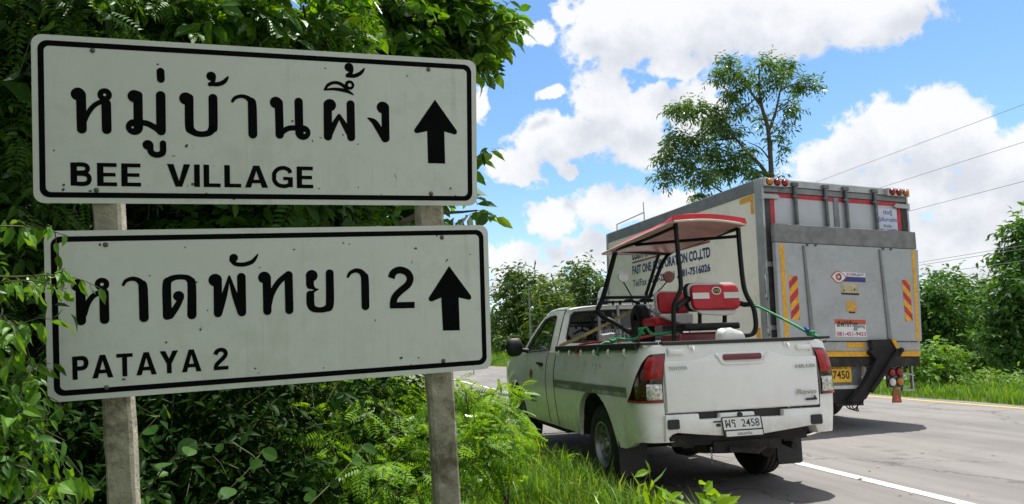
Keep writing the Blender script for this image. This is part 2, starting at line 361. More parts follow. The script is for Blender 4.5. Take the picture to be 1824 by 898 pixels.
def asphalt():
    m = bpy.data.materials.new('worn_asphalt'); m.use_nodes = True; T = NT(m.node_tree); b = m.node_tree.nodes['Principled BSDF']
    co = T.n('ShaderNodeTexCoord').outputs['Object']
    st = T.n('ShaderNodeMapping'); T.put(st.inputs[0], co); st.inputs['Scale'].default_value = (1.4, .12, 1)
    lane = T.noise(st.outputs[0], 1.6, 6, .6); big = T.noise(co, .55, 7, .62); fine = T.noise(co, 110, 4, .8); mid = T.noise(co, 30, 7, .8)
    c = T.mix(T.smooth(lane, .35, .65), (.165, .158, .153, 1), (.225, .216, .209, 1))
    c = T.mix(T.m('MULTIPLY', T.smooth(big, .45, .7), .5), c, (.25, .238, .227, 1))
    c = T.mix(T.m('MULTIPLY', T.smooth(fine, .50, .68), .6), c, (.095, .09, .085, 1)); c = T.mix(T.m('MULTIPLY', T.smooth(mid, .55, .8), .35), c, (.15, .135, .125, 1))
    vo = T.n('ShaderNodeTexVoronoi', feature='DISTANCE_TO_EDGE'); vo.inputs['Scale'].default_value = .42; T.put(vo.inputs['Vector'], T.v('ADD', co, T.v('MULTIPLY', T.noise(co, 1.6, 5, .6, True), (1.1, 1.1, 0))))
    crack = T.m('SUBTRACT', 1.0, T.smooth(vo.outputs[0], .0, .012)); oil = T.smooth(T.m('MULTIPLY', T.noise(co, 1.7, 6, .6), T.m('ADD', .55, T.m('MULTIPLY', lane, .9))), .60, .76); c = T.mix(T.m('MULTIPLY', oil, .45), c, (.09, .085, .08, 1)); c = T.mix(T.m('MULTIPLY', crack, .7), c, (.07, .065, .06, 1))
    sx_ = T.n('ShaderNodeSeparateXYZ'); T.put(sx_.inputs[0], co)
    sh = T.m('SUBTRACT', 1.0, T.smooth(T.m('ADD', sx_.outputs[0], T.m('MULTIPLY', mid, .5)), 2.3, 3.1)); c = T.mix(T.m('MULTIPLY', sh, .6), c, (.26, .22, .17, 1))
    T.put(b.inputs['Base Color'], c); b.inputs['Roughness'].default_value = .86; b.inputs['Specular IOR Level'].default_value = .3
    bp = T.n('ShaderNodeBump'); bp.inputs['Strength'].default_value = .5; bp.inputs['Distance'].default_value = .004; T.put(bp.inputs['Height'], fine); T.put(b.inputs['Normal'], bp.outputs[0]); return m
mb = MB(); yy = list(np.linspace(-30, 40, 141))+list(np.linspace(40.5, 150, 80))
def edge(y): return 2.18+.07*math.sin(y*1.9)+.05*math.sin(y*5.3+1)+.03*math.sin(y*11.7)
mb.grid([[(bend(y)+q, y, z) for q, z in ((edge(y), -.012), (edge(y)+.12, 0), (6, 0), (10.9+.04*math.sin(y*2.3), 0), (11.0+.04*math.sin(y*2.3), -.03))] for y in yy])
tag(mb.build('road', asphalt(), smooth=60), kind='structure')
def paint(name, col):
    m = bpy.data.materials.new(name); m.use_nodes = True; T = NT(m.node_tree); b = m.node_tree.nodes['Principled BSDF']
    co = T.n('ShaderNodeTexCoord').outputs['Object']; n = T.noise(co, 9, 9, .75)
    T.put(b.inputs['Base Color'], T.mix(T.m('MULTIPLY', T.smooth(n, .48, .64), .7), (*col, 1), (.24, .225, .21, 1))); b.inputs['Roughness'].default_value = .7; return m
mb = MB(); mb.grid([[(bend(y)+4.31, y, .004), (bend(y)+4.43, y, .004)] for y in np.linspace(-30, 150, 160)]); tag(mb.build('edge_line', paint('white_road_paint', (.66, .65, .63))), kind='structure')
mb = MB(); mb.grid([[(bend(y)+10.43, y, .004), (bend(y)+10.55, y, .004)] for y in np.linspace(-30, 150, 160)]); tag(mb.build('median_line', paint('yellow_road_paint', (.68, .40, .06))), kind='structure')
mb = MB(); mb.grid([[(15.3, y, gz(15.3, y)+.05), (17.8, y, gz(17.8, y)+.05)] for y in np.linspace(-20, 34, 40)])
tag(mb.build('path', mat('pale_gravel', (.36, .33, .29), .9, var=.3, vscale=8, bump=.3)), kind='structure')

rgp = np.random.default_rng(17); mb = MB()
for k in range(700):
    y = 3+22*rgp.random()**1.6; x = edge(y)+abs(rgp.normal())*.55 if k % 4 else 2.3+8*rgp.random(); r = .006+.02*rgp.random()**3
    vs = [Vector((x+r*a*(.7+.6*rgp.random()), y+r*b*(.7+.6*rgp.random()), .002+r*c*(.5+.5*rgp.random()))) for a, b, c in ((1,0,.3),(0,1,.3),(-1,0,.3),(0,-1,.3),(0,0,1.1))]
    mb.add(vs, [(0,1,4),(1,2,4),(2,3,4),(3,0,4)])
tag(mb.build('gravel', mat('road_grit', (.30, .26, .21), .9, var=.5, vscale=3), fix=False), 'loose grit and small stones scattered along the road shoulder', 'gravel', kind='stuff')
rgp = np.random.default_rng(18); n = 160; yy2 = 3+16*rgp.random(n); P2 = np.stack([2.2+abs(rgp.normal(size=n))*.9, yy2, np.full(n, .008)], 1)

# ------------------------------------------------------------------ the village signs on two leaning concrete posts
UPPER_MARKS = [('s',[(-0.6607,0.0927,0.0469)]),('s',[(-0.6512,0.0923,0.0324),(-0.6498,-0.0328,0.0324)]),('s',[(-0.6438,-0.0091,0.017),(-0.6291,0.0257,0.0171),(-0.6084,0.0544,0.0171),(-0.5811,0.0715,0.0172)]),('r',[(-0.5742,0.0942,0.0475),(-0.5742,0.0942,0.0098)]),('s',[(-0.5696,0.0625,0.032),(-0.5689,-0.0322,0.032)]),('s',[(-0.4764,0.0935,0.0457)]),('s',[(-0.4649,0.0975,0.0316),(-0.4648,-0.0156,0.0316)]),('r',[(-0.4779,-0.0195,0.0582),(-0.4838,-0.0206,0.0075)]),('s',[(-0.4547,-0.0022,0.0217),(-0.4328,-0.0057,0.0217),(-0.407,-0.0201,0.0218),(-0.3891,-0.0349,0.0219)]),('s',[(-0.3882,0.1002,0.0328),(-0.3883,-0.0305,0.0328)]),('s',[(-0.3875,0.1887,0.0269),(-0.3867,0.1603,0.0269)]),('s',[(-0.4338,-0.0835,0.036)]),('s',[(-0.4251,-0.0833,0.0218),(-0.4249,-0.1038,0.0218),(-0.4183,-0.1146,0.0218),(-0.4043,-0.1195,0.0218),(-0.3902,-0.1161,0.0219),(-0.3828,-0.1071,0.0219),(-0.3824,-0.0764,0.0219)]),('s',[(-0.3023,0.0927,0.0469)]),('s',[(-0.2912,0.0959,0.0307),(-0.2913,-0.0095,0.0307),(-0.2845,-0.0248,0.0274),(-0.269,-0.0354,0.0231),(-0.2463,-0.0382,0.0215),(-0.2235,-0.0321,0.0233),(-0.2125,-0.0179,0.0294),(-0.2086,-0.0066,0.032),(-0.2081,0.0987,0.032)]),('s',[(-0.2134,0.1805,0.0345)]),('s',[(-0.2043,0.1721,0.0156),(-0.2095,0.1562,0.0155),(-0.2179,0.15,0.0155)]),('s',[(-0.2192,0.1499,0.0129),(-0.1879,0.1524,0.0165),(-0.1689,0.1614,0.0156),(-0.1582,0.1745,0.0113),(-0.154,0.181,0.0061)]),('s',[(-0.1394,0.0902,0.0105),(-0.1296,0.1032,0.0131),(-0.1083,0.1105,0.014),(-0.0892,0.1068,0.0167),(-0.0752,0.0953,0.0229),(-0.069,0.0797,0.0317),(-0.0677,-0.0324,0.0326)]),('s',[(0.0178,0.0919,0.0451)]),('s',[(0.0279,0.0923,0.031),(0.0301,-0.0316,0.0311)]),('s',[(0.0315,-0.0292,0.0207),(0.0478,-0.0142,0.0208),(0.0664,-0.0049,0.0208),(0.0943,-0.0025,0.0209)]),('s',[(0.1014,0.0989,0.0314),(0.1021,-0.01,0.0314)]),('r',[(0.116,-0.0202,0.0572),(0.122,-0.0209,0.0076)]),('s',[(0.2105,0.0939,0.0318),(0.2105,-0.0322,0.0319)]),('s',[(0.219,0.0909,0.0473)]),('s',[(0.2125,-0.0307,0.0251),(0.231,0.0091,0.0223),(0.2539,0.0502,0.0146)]),('s',[(0.2539,0.0502,0.0146),(0.2765,0.0107,0.0224),(0.2988,-0.0304,0.0254)]),('s',[(0.2982,0.0977,0.0313),(0.2992,-0.0329,0.0313)]),('s',[(0.2002,0.1506,0.0087),(0.2137,0.1698,0.0125),(0.2376,0.1798,0.0126),(0.2615,0.1752,0.0136),(0.2853,0.1577,0.0127)]),('s',[(0.1983,0.1495,0.0058),(0.2373,0.1544,0.0116),(0.2804,0.1496,0.0146),(0.3044,0.1389,0.0078),(0.3102,0.1342,0.0029)]),('r',[(0.2951,0.1729,0.0371),(0.2961,0.173,0.0146)]),('s',[(0.2934,0.2427,0.0341)]),('s',[(0.3035,0.2359,0.0156),(0.2995,0.2194,0.0156),(0.2888,0.2105,0.0156)]),('s',[(0.2858,0.2079,0.0117),(0.3148,0.2104,0.0157),(0.3368,0.2215,0.0147),(0.3491,0.235,0.0098),(0.3531,0.2421,0.0049)]),('s',[(0.4237,0.0897,0.0477)]),('s',[(0.4336,0.0921,0.0308),(0.4343,-0.0327,0.0309)]),('s',[(0.4318,-0.0348,0.0289),(0.4104,0.0005,0.0268),(0.391,0.0296,0.0228),(0.374,0.0414,0.0128),(0.3647,0.0455,0.0049)]),('p',[(0.6346,0.131),(0.7251,0.0059),(0.723,-0.0054),(0.7146,-0.0087),(0.6721,0.0026),(0.6745,-0.1285),(0.6035,-0.1285),(0.6012,0.0018),(0.5603,-0.0086),(0.5503,-0.0049),(0.5478,0.0041)])]
LOWER_MARKS = [('s',[(-0.7055,0.1066,0.0437)]),('s',[(-0.6972,0.1073,0.0312),(-0.6974,-0.0198,0.0312)]),('s',[(-0.6871,0.0034,0.0188),(-0.6766,0.0389,0.0188),(-0.6588,0.0659,0.0189),(-0.6363,0.0788,0.0189)]),('r',[(-0.6292,0.1075,0.0464),(-0.6293,0.1069,0.0116)]),('s',[(-0.6235,0.0755,0.0306),(-0.6235,-0.0193,0.0306)]),('s',[(-0.5614,0.1027,0.0096),(-0.552,0.1169,0.0128),(-0.5326,0.1235,0.015),(-0.5149,0.1189,0.0172),(-0.5024,0.106,0.0237),(-0.4972,0.0888,0.0302),(-0.4965,-0.0193,0.0312)]),('s',[(-0.4195,-0.0159,0.0306),(-0.4191,0.0954,0.0295),(-0.4103,0.114,0.0241),(-0.3881,0.1235,0.0198),(-0.3565,0.1224,0.0199),(-0.3419,0.1126,0.0255),(-0.335,0.0922,0.0299),(-0.337,-0.0173,0.0321)]),('s',[(-0.3802,0.0543,0.0374)]),('s',[(-0.3714,0.0476,0.0187),(-0.3879,0.0157,0.022),(-0.4096,-0.0165,0.0241)]),('s',[(-0.2542,0.1083,0.0472)]),('s',[(-0.2455,0.1079,0.0292),(-0.2474,-0.0161,0.0292)]),('s',[(-0.2441,-0.0145,0.0247),(-0.2241,0.0499,0.0203),(-0.2049,0.1205,0.0079)]),('s',[(-0.2049,0.1205,0.0079),(-0.1884,0.0542,0.0204),(-0.1664,-0.0161,0.0262)]),('s',[(-0.1627,0.1167,0.0308),(-0.1637,-0.0162,0.0308)]),('s',[(-0.1879,0.1892,0.0307)]),('s',[(-0.1958,0.1812,0.0159),(-0.1819,0.1667,0.0159),(-0.1527,0.1635,0.016),(-0.1247,0.1721,0.0161),(-0.1104,0.1871,0.0115),(-0.1023,0.1999,0.0052)]),('s',[(-0.081,0.112,0.0447)]),('s',[(-0.0722,0.1117,0.0304),(-0.0728,-0.0162,0.0303)]),('s',[(-0.0682,0.0032,0.0213),(-0.0556,0.0492,0.0214),(-0.0295,0.092,0.0214),(0.0054,0.1222,0.0216)]),('s',[(0.0074,0.1182,0.0302),(0.0072,-0.0169,0.0302)]),('s',[(0.093,0.1125,0.0449)]),('s',[(0.086,0.11,0.0295),(0.0857,0.0783,0.0295)]),('s',[(0.0867,0.0749,0.0284),(0.1025,0.062,0.0099),(0.1175,0.0592,0.0027)]),('s',[(0.1175,0.0592,0.0027),(0.0979,0.051,0.0109),(0.0857,0.0376,0.0273)]),('s',[(0.0858,0.0404,0.0295),(0.086,0.0043,0.0295),(0.0952,-0.0145,0.0252),(0.1192,-0.0213,0.0209),(0.1448,-0.017,0.0254),(0.1584,0.0009,0.0309),(0.1609,0.1202,0.0299)]),('s',[(0.2303,0.1043,0.0101),(0.2396,0.1187,0.0134),(0.2604,0.1271,0.0169),(0.2798,0.1219,0.0203),(0.2922,0.1056,0.0271),(0.2957,0.0884,0.0305),(0.2952,-0.0157,0.0305)]),('b',[(0.3997,0.0926,0.0276),(0.4077,0.1119,0.0276),(0.4247,0.1223,0.0277),(0.4449,0.1222,0.0278),(0.4667,0.1099,0.0279),(0.4754,0.0876,0.0279),(0.4654,0.0636,0.0279),(0.4357,0.0399,0.0277),(0.4132,0.0178,0.0276),(0.4057,-0.0049,0.0276),(0.4046,-0.025,0.0276)]),('b',[(0.3921,-0.0169,0.0252),(0.4911,-0.0193,0.0256)]),('p',[(0.6374,0.1337),(0.7269,0.0071),(0.7279,-0.0036),(0.7191,-0.0092),(0.6742,0.0023),(0.6752,-0.1327),(0.6041,-0.1297),(0.6007,0.0055),(0.5616,-0.0091),(0.5504,-0.0051),(0.5483,0.0055)])]

SIGN_W, SIGN_H = 1.614, .600
M_sign = mat('white_sign_sheet', (.71, .715, .70), .5, var=.03, vscale=2, dirt=(.45, .46, .42), dscale=1.6, damt=.3)
def streaked(m):
    T = NT(m.node_tree); b = [n for n in m.node_tree.nodes if n.type == 'BSDF_PRINCIPLED'][0]; src = b.inputs['Base Color'].links[0].from_socket
    co = T.n('ShaderNodeTexCoord').outputs['Object']; mp = T.n('ShaderNodeMapping'); T.put(mp.inputs[0], co); mp.inputs['Scale'].default_value = (1, 1, .06)
    st = T.smooth(T.noise(mp.outputs[0], 26, 5, .65), .52, .75); br = T.smooth(T.noise(co, 2.5, 5, .6), .4, .7); sp = T.smooth(T.noise(co, 60, 4, .7), .64, .76)
    c = T.mix(T.m('MULTIPLY', T.m('MULTIPLY', st, br), .38), src, (.36, .35, .29, 1)); c = T.mix(T.m('MULTIPLY', sp, .28), c, (.30, .29, .25, 1)); T.put(b.inputs['Base Color'], c)
streaked(M_sign)
M_back = mat('bare_aluminium_sheet', (.5, .5, .5), .5, .6)
M_vinyl = mat('black_vinyl', (.005, .005, .006), .8, var=.2, spec=.05)
M_conc = mat('weathered_concrete', (.40, .365, .29), .92, var=.25, vscale=9, bump=.9, bscale=45, dirt=(.12, .105, .07), dscale=2.2, damt=.95)
streaked(M_conc)
M_bolt = mat('rusty_bolt_steel', (.16, .15, .14), .5, .7)
M_dent = mat('dark_dents', (.10, .11, .09), .7)

def ribbon(mb, pts, z, square=False, seg=14):
    """a stroke of varying width lying z in front of the sheet"""
    if len(pts) == 1:
        x, y, w_ = pts[0]; mb.disc((x, -z, y), w_/2, (1, 0, 0), (0, 0, 1), 24); return
    P = catmull(pts, 7) if len(pts) > 2 else pts
    n = len(P); L = []; R = []
    for i in range(n):
        a = P[max(0, i-1)]; b = P[min(n-1, i+1)]; tx, ty = b[0]-a[0], b[1]-a[1]; q = math.hypot(tx, ty) or 1; nx, ny = -ty/q, tx/q; h = P[i][2]/2
        L.append((P[i][0]+nx*h, -z, P[i][1]+ny*h)); R.append((P[i][0]-nx*h, -z, P[i][1]-ny*h))
    mb.grid([L, R])
    if not square:
        for k, zz in ((0, z+.00012), (n-1, z+.00024)): mb.disc((P[k][0], -zz, P[k][1]), P[k][2]/2, (1, 0, 0), (0, 0, 1), seg+4)
def marks(mb, arr, z0):
    kq = 0
    for kd, pts in arr:
        kq = (kq+1) % 7; z = z0+.00018*kq
        if kd == 's': ribbon(mb, pts, z)
        elif kd == 'b': ribbon(mb, pts, z, True)
        elif kd == 'r':
            (x, y, d), (x2, y2, d2) = pts; n = 28; cs = [(math.cos(2*math.pi*k/n), math.sin(2*math.pi*k/n)) for k in range(n)]
            mb.ring([(x+a*d/2, -z, y+b*d/2) for a, b in cs], [(x2+a*d2/2, -z, y2+b*d2/2) for a, b in cs])
        elif kd == 'p': mb.add([(x, -z, y) for x, y in pts], [tuple(range(len(pts)))])
W_ = .185
LET = {'E': (.62, [('q', 0, 0, .2, 1), ('q', .2, 0, .62, .165), ('q', .2, .42, .575, .575), ('q', .2, .835, .61, 1)]),
 'L': (.60, [('q', 0, 0, .2, 1), ('q', .2, 0, .60, .165)]), 'I': (.2, [('q', 0, 0, .2, 1)]), 'T': (.66, [('q', 0, .835, .66, 1), ('q', .23, 0, .43, .835)]),
 'V': (.80, [('p', (0, 1), (.225, 1), (.41, .26), (.41, 0), (.285, 0)), ('p', (.80, 1), (.575, 1), (.41, .26), (.41, 0), (.515, 0))]),
 'A': (.84, [('p', (0, 0), (.22, 0), (.42, .76), (.42, 1), (.31, 1)), ('p', (.84, 0), (.62, 0), (.42, .76), (.42, 1), (.53, 1)), ('q', .22, .2, .62, .36)]),
 'Y': (.78, [('p', (0, 1), (.24, 1), (.39, .66), (.39, .42), (.29, .42)), ('p', (.78, 1), (.54, 1), (.39, .66), (.39, .42), (.49, .42)), ('q', .29, 0, .49, .42)]),
 'P': (.64, [('q', 0, 0, .2, 1), ('s', (.2, .915), (.36, .915), (.49, .87), (.545, .70), (.49, .53), (.36, .475), (.2, .475))]),
 'B': (.68, [('q', 0, 0, .2, 1), ('s', (.2, .915), (.36, .915), (.48, .87), (.525, .745), (.48, .62), (.37, .57), (.2, .565)), ('s', (.2, .52), (.40, .515), (.53, .455), (.575, .30), (.53, .145), (.40, .085), (.2, .085))]),
 'G': (.80, [('s', (.70, .69), (.63, .84), (.45, .92), (.24, .86), (.11, .68), (.095, .5), (.11, .32), (.24, .14), (.45, .08), (.62, .13), (.69, .2)), ('q', .605, .04, .785, .5), ('q', .43, .36, .605, .51)]),
 '2': (.60, [('s', (.10, .70), (.15, .84), (.30, .915), (.45, .86), (.495, .72), (.43, .57), (.26, .39), (.14, .25), (.10, .10)), ('q', .02, 0, .595, .165)])}
def block_text(mb, word, x0, x1, z0, z1, z, gap=.13):
    tot = sum(LET[c][0] for c in word)+gap*(len(word)-1); kx = (x1-x0)/tot; h = z1-z0; x = x0
    for c in word:
        wd, parts = LET[c]; zz = z
        for p in parts:
            zz += .0003
            if p[0] == 'q': mb.add([(x+a*kx, -zz, z0+b*h) for a, b in ((p[1], p[2]), (p[3], p[2]), (p[3], p[4]), (p[1], p[4]))], [(0, 1, 2, 3)])
            elif p[0] == 'p': mb.add([(x+a*kx, -zz, z0+b*h) for a, b in p[1:]], [tuple(range(len(p)-1))])
            else: ribbon(mb, [(x+a*kx, z0+b*h, W_*h) for a, b in p[1:]], zz, True)
        x += (wd+gap)*kx
def rrect(hx, hz, r, n=6, cx=0, cz=0):
    out = []
    for (sx_, sz_, a0) in ((1, 1, 0), (-1, 1, 90), (-1, -1, 180), (1, -1, 270)):
        for k in range(n+1):
            a = math.radians(a0+90*k/n); out.append((cx+sx_*(hx-r)+r*math.cos(a), cz+sz_*(hz-r)+r*math.sin(a)))
    return out
signs = thing('road_sign', 'two white village direction boards on leaning concrete posts before the trees', 'road sign', (-.22, 3.05, -.38))
SO = Vector((-.22, 3.05, -.38))
def board(label, R, c, arr, words, dents, seed):
    R = Matrix(R); c = Vector(c)-SO
    o = MB(); o.prism(rrect(SIGN_W/2, SIGN_H/2, .035), lambda x, z: (x, 0, z), lambda x, z: (x, .004, z)); o.mi = [0]+[1]*(len(o.f)-1)
    p = o.build('sign_board', [M_sign, M_back], signs, smooth=30); p['label'] = label
    p.matrix_local = Matrix.Translation(c) @ R.to_4x4()
    b = MB(); b.ring([(x, -.0006, z) for x, z in rrect(SIGN_W/2-.020, SIGN_H/2-.020, .032)], [(x, -.0006, z) for x, z in rrect(SIGN_W/2-.0395, SIGN_H/2-.0395, .018)])
    b.build('border', M_vinyl, p, fix=False)
    t = MB(); marks(t, arr[:-1], .0006); t.build('thai_lettering', M_vinyl, p, fix=False)
    a = MB(); marks(a, arr[-1:], .0006); a.build('arrow', M_vinyl, p, fix=False)
    for wd, x0, x1, z0, z1 in words:
        e = MB(); block_text(e, wd, x0, x1, z0, z1, .0008); e.build('english_lettering', M_vinyl, p, fix=False)
    for x, z in dents:
        m_ = MB(); m_.lathe([(-.007, 0), (-.007, .004), (-.004, .007), (0, .0095)], (x, 0, z), 'y', 10); m_.build('bolt', M_bolt, p, smooth=40)
    rg = random.Random(seed); d = MB()
    for k in range(26):
        x, z = (rg.uniform(-.76, .76), rg.choice((rg.uniform(.2, .28), rg.uniform(-.28, -.22), rg.uniform(-.28, .28))))
        r = rg.choice((.003, .0035, .004, .006)); d.disc((x, -.0005, z), r, (rg.uniform(.6, 1.3), 0, 0), (rg.uniform(-.4, .4), 0, rg.uniform(.6, 1.5)), 7)
    for k in range(9):
        x, z = rg.uniform(-.74, .74), rg.uniform(-.26, .26); a_ = rg.uniform(0, 6.28); L = rg.uniform(.008, .03); w_ = rg.uniform(.001, .003)
        d.add([(x, -.0005, z), (x+L*math.cos(a_)*.5-w_, -.0005, z+L*math.sin(a_)*.5+w_), (x+L*math.cos(a_), -.0005, z+L*math.sin(a_)), (x+L*math.cos(a_)*.5+w_, -.0005, z+L*math.sin(a_)*.5-w_)], [(0, 1, 2, 3)])
    d.build('dents', M_dent, p, fix=False)['kind'] = 'stuff'
    return p
board('upper board reading BEE VILLAGE with an arrow', [[.9984, -.0571, -.0023], [.0561, .9875, -.1471], [.0107, .1467, .9891]], (-.3054, 2.8388, 2.1295), UPPER_MARKS,
      [('BEE', -.6885, -.4582, -.237, -.153), ('VILLAGE', -.3702, .1528, -.236, -.152)], [(-.612, .252), (-.606, -.252), (.609, .252), (.615, -.252)], 3)
board('lower board reading PATAYA 2 with an arrow', [[.9950, -.0985, -.0182], [.0955, .9877, -.1234], [.0301, .1210, .9922]], (-.2506, 2.9127, 1.4433), LOWER_MARKS,
      [('PATAYA', -.7285, -.3086, -.226, -.144), ('2', -.2686, -.2151, -.2265, -.1447)], [(-.615, .248), (.611, .251), (.603, -.253), (-.623, -.262)], 8)
def post(top, bot, hw, hd, yaw):
    top, bot = Vector(top)-SO, Vector(bot)-SO; m_ = MB(); n = 26; rg = random.Random(int(top.x*100)); rows = []
    ax = (top-bot).normalized(); sx_ = Vector((math.cos(yaw), math.sin(yaw), 0)); sy_ = ax.cross(sx_); sx_ = sy_.cross(ax)
    for k in range(n+1):
        c = bot.lerp(top, k/n); ring_ = []
        for (a, b) in ((-1, -.75), (-.8, -1), (.8, -1), (1, -.75), (1, .75), (.8, 1), (-.8, 1), (-1, .75)):
            ring_.append(c+sx_*(hw*a+rg.uniform(-.0025, .0025))+sy_*(hd*b+rg.uniform(-.0025, .0025)))
        rows.append(ring_+[ring_[0]])
    m_.grid(rows); m_.add(rows[-1][:-1], [tuple(range(8))])
    return m_.build('post', M_conc, signs, smooth=20)
post((-.918, 2.848, 2.438), (-.775, 3.155, -.45), .047, .05, .06)
post((.278, 2.955, 2.452), (.428, 3.27, -.45), .053, .05, .10)

# ------------------------------------------------------------------ the white pickup (local: x right, y forward, z up, rear face at y = 0)
PKX, PKY, PKA = 3.0272, 5.3938, -.0115
M_white = mat('white_car_paint', (.87, .87, .86), .32, var=.03, coat=.7, dirt=(.56, .55, .49), dscale=1.6, damt=.05)
def grimy(m):
    T = NT(m.node_tree); b = [n for n in m.node_tree.nodes if n.type == 'BSDF_PRINCIPLED'][0]; src = b.inputs['Base Color'].links[0].from_socket
    co = T.n('ShaderNodeTexCoord').outputs['Object']; sp = T.n('ShaderNodeSeparateXYZ'); T.put(sp.inputs[0], co)
    low = T.m('SUBTRACT', 1.0, T.smooth(sp.outputs[2], .40, .85)); f = T.m('MULTIPLY', low, T.smooth(T.noise(co, 7, 8, .7), .38, .72)); c = T.mix(T.m('MULTIPLY', f, .55), src, (.36, .31, .23, 1))
    c = T.mix(T.m('MULTIPLY', T.smooth(T.noise(co, 3.5, 8, .75), .56, .74), .06), c, (.42, .40, .34, 1)); T.put(b.inputs['Base Color'], c)
grimy(M_white)
M_trim = mat('black_plastic_trim', (.018, .018, .019), .55, var=.2)
M_under = mat('dusty_black_underbody', (.02, .019, .018), .85, var=.35, dirt=(.09, .075, .055), damt=.5)
M_tyre = mat('tyre_rubber', (.02, .02, .02), .85, var=.25, bump=.2, bscale=70, dirt=(.09, .08, .065), dscale=5, damt=.45)
M_steel = mat('painted_steel_wheel', (.33, .34, .35), .38, .75, var=.15, dirt=(.12, .10, .08), dscale=6, damt=.6)
M_chrome = mat('chrome_letters', (.45, .46, .48), .14, 1.0, var=.05)
M_glass = glass_mat('tinted_glass', (.008, .010, .010), see=.12)
M_redlens = mat('red_lamp_lens', (.32, .005, .008), .2, var=.35, vscale=30, coat=.15)
M_darklens = mat('smoked_lamp_lens', (.028, .004, .006), .1, var=.3, coat=.8)
M_clrlens = mat('clear_lamp_lens', (.62, .60, .58), .16, .35, var=.55, vscale=45, coat=.5)
M_plate = mat('plate_white', (.74, .75, .74), .45, var=.04)
M_ink = mat('black_ink', (.015, .015, .015), .5)
M_cabin = mat('dark_cabin_cloth', (.035, .035, .036), .9)
M_bedliner = mat('grey_bed_paint', (.42, .42, .41), .6, var=.15, dirt=(.2, .18, .15), damt=.5)

pk = thing('pickup_truck', 'white single cab pickup parked on the road shoulder carrying a red buggy', 'pickup truck', (PKX, PKY, 0), -PKA)
YR, YF, RARCH, FARCH = .0, 2.385, 1.10, 4.24
XS = [(.40, .835), (.50, .855), (.62, .872), (.80, .888), (.92, .890), (1.0, .882), (1.08, .868), (1.17, .848), (1.215, .838), (1.238, .815)]
def xs_at(z):
    for (a, p), (b, q) in zip(XS, XS[1:]):
        if z <= b: return p+(q-p)*max(0, (z-a)/(b-a))
    return XS[-1][1]
CORNER = [(.197, 0), (.15, .002), (.105, .012), (.065, .032), (.035, .062), (.016, .10), (.006, .15), (0, .21)]
def zlow(y):
    for c in (RARCH, FARCH):
        q = (y-c)/.485
        if abs(q) < 1: return .40+.445*math.sqrt(1-q*q)**.9
    return .40+.09*(1-sstep(y, .1, .5))
def ywindow(y0, y1, n):
    ysl = list(np.linspace(y0, y1, n))
    for c in (RARCH, FARCH):
        for k in range(0, 31):
            y = c-.485*math.cos(math.pi*k/30)
            if y0 < y < y1: ysl.append(y)
    return sorted(set(round(q, 4) for q in ysl))
ROWS = [0, .08, .18, .30, .42, .54, .66, .76, .85, .92, .97, 1]
def flare(y, z):
    f = 0
    for c in (RARCH, FARCH):
        d = math.hypot((y-c)/.485, (z-.40)/.445)
        if d < 1.35 : f = max(f, .016*sstep(1.35-d, 0, .22))
    return f
def nose(y): return .20*sstep(y, 4.6, 5.7)**1.3+.12*sstep(y, 5.08, 5.27)
def skin(mb, cols, ztop, sd, inset=None, lip=.05):
    rows = []
    for (ins, y) in cols:
        zb = zlow(y); zt = ztop(y); col = []
        for t in ROWS:
            z = zb+(zt-zb)*t; x = xs_at(z)+flare(y, z)-ins-nose(y)
            col.append((sd*x, y+(.006*(1-t) if y < .02 else 0), z))
        x0 = col[0]; col = [(x0[0]-sd*lip, x0[1], x0[2]+.004)]+col
        rows.append(col)
    mb.grid(rows, flip=sd > 0)
# bed sides, inner walls, floor
for sd in (-1, 1):
    b = MB(); cols = CORNER+[(0, y) for y in ywindow(.24, YF, 40)]; skin(b, cols, lambda y: 1.238, sd)
    b.bx(sd*.70, sd*.815, .045, YF, 1.225, 1.238); b.bx(sd*.70, sd*.715, .045, YF, .74, 1.225)
    b.build('bed_side', M_white, pk, smooth=35)
    r = MB(); r.bx(sd*.692, sd*.845, .02, YF-.01, 1.2395, 1.262); r.bx(sd*.836, sd*.862, .10, YF-.01, 1.205, 1.262); r.build('bed_rail', M_trim, pk, bevel=.006)
    for k in range(6):
        y = .32+k*.38; h = MB(); h.tube([(sd*.846, y, 1.222), (sd*.868, y, 1.20), (sd*.868, y, 1.165), (sd*.852, y+.012, 1.155)], .011, 6); h.bx(sd*.838, sd*.858, y-.022, y+.022, 1.21, 1.235)
        h.build('rope_hook', M_white, pk, smooth=50)
b = MB(); b.bx(-.70, .70, .05, YF, .72, .74)
for k in range(11): b.bx(-.62+k*.124-.03, -.62+k*.124+.03, .06, YF-.02, .74, .752)
for sd in (-1, 1): b.bx(sd*.50, sd*.70, RARCH-.42, RARCH+.42, .74, .93)
b.bx(-.70, .70, YF-.03, YF, .74, 1.245); b.build('bed_floor', M_bedliner, pk)

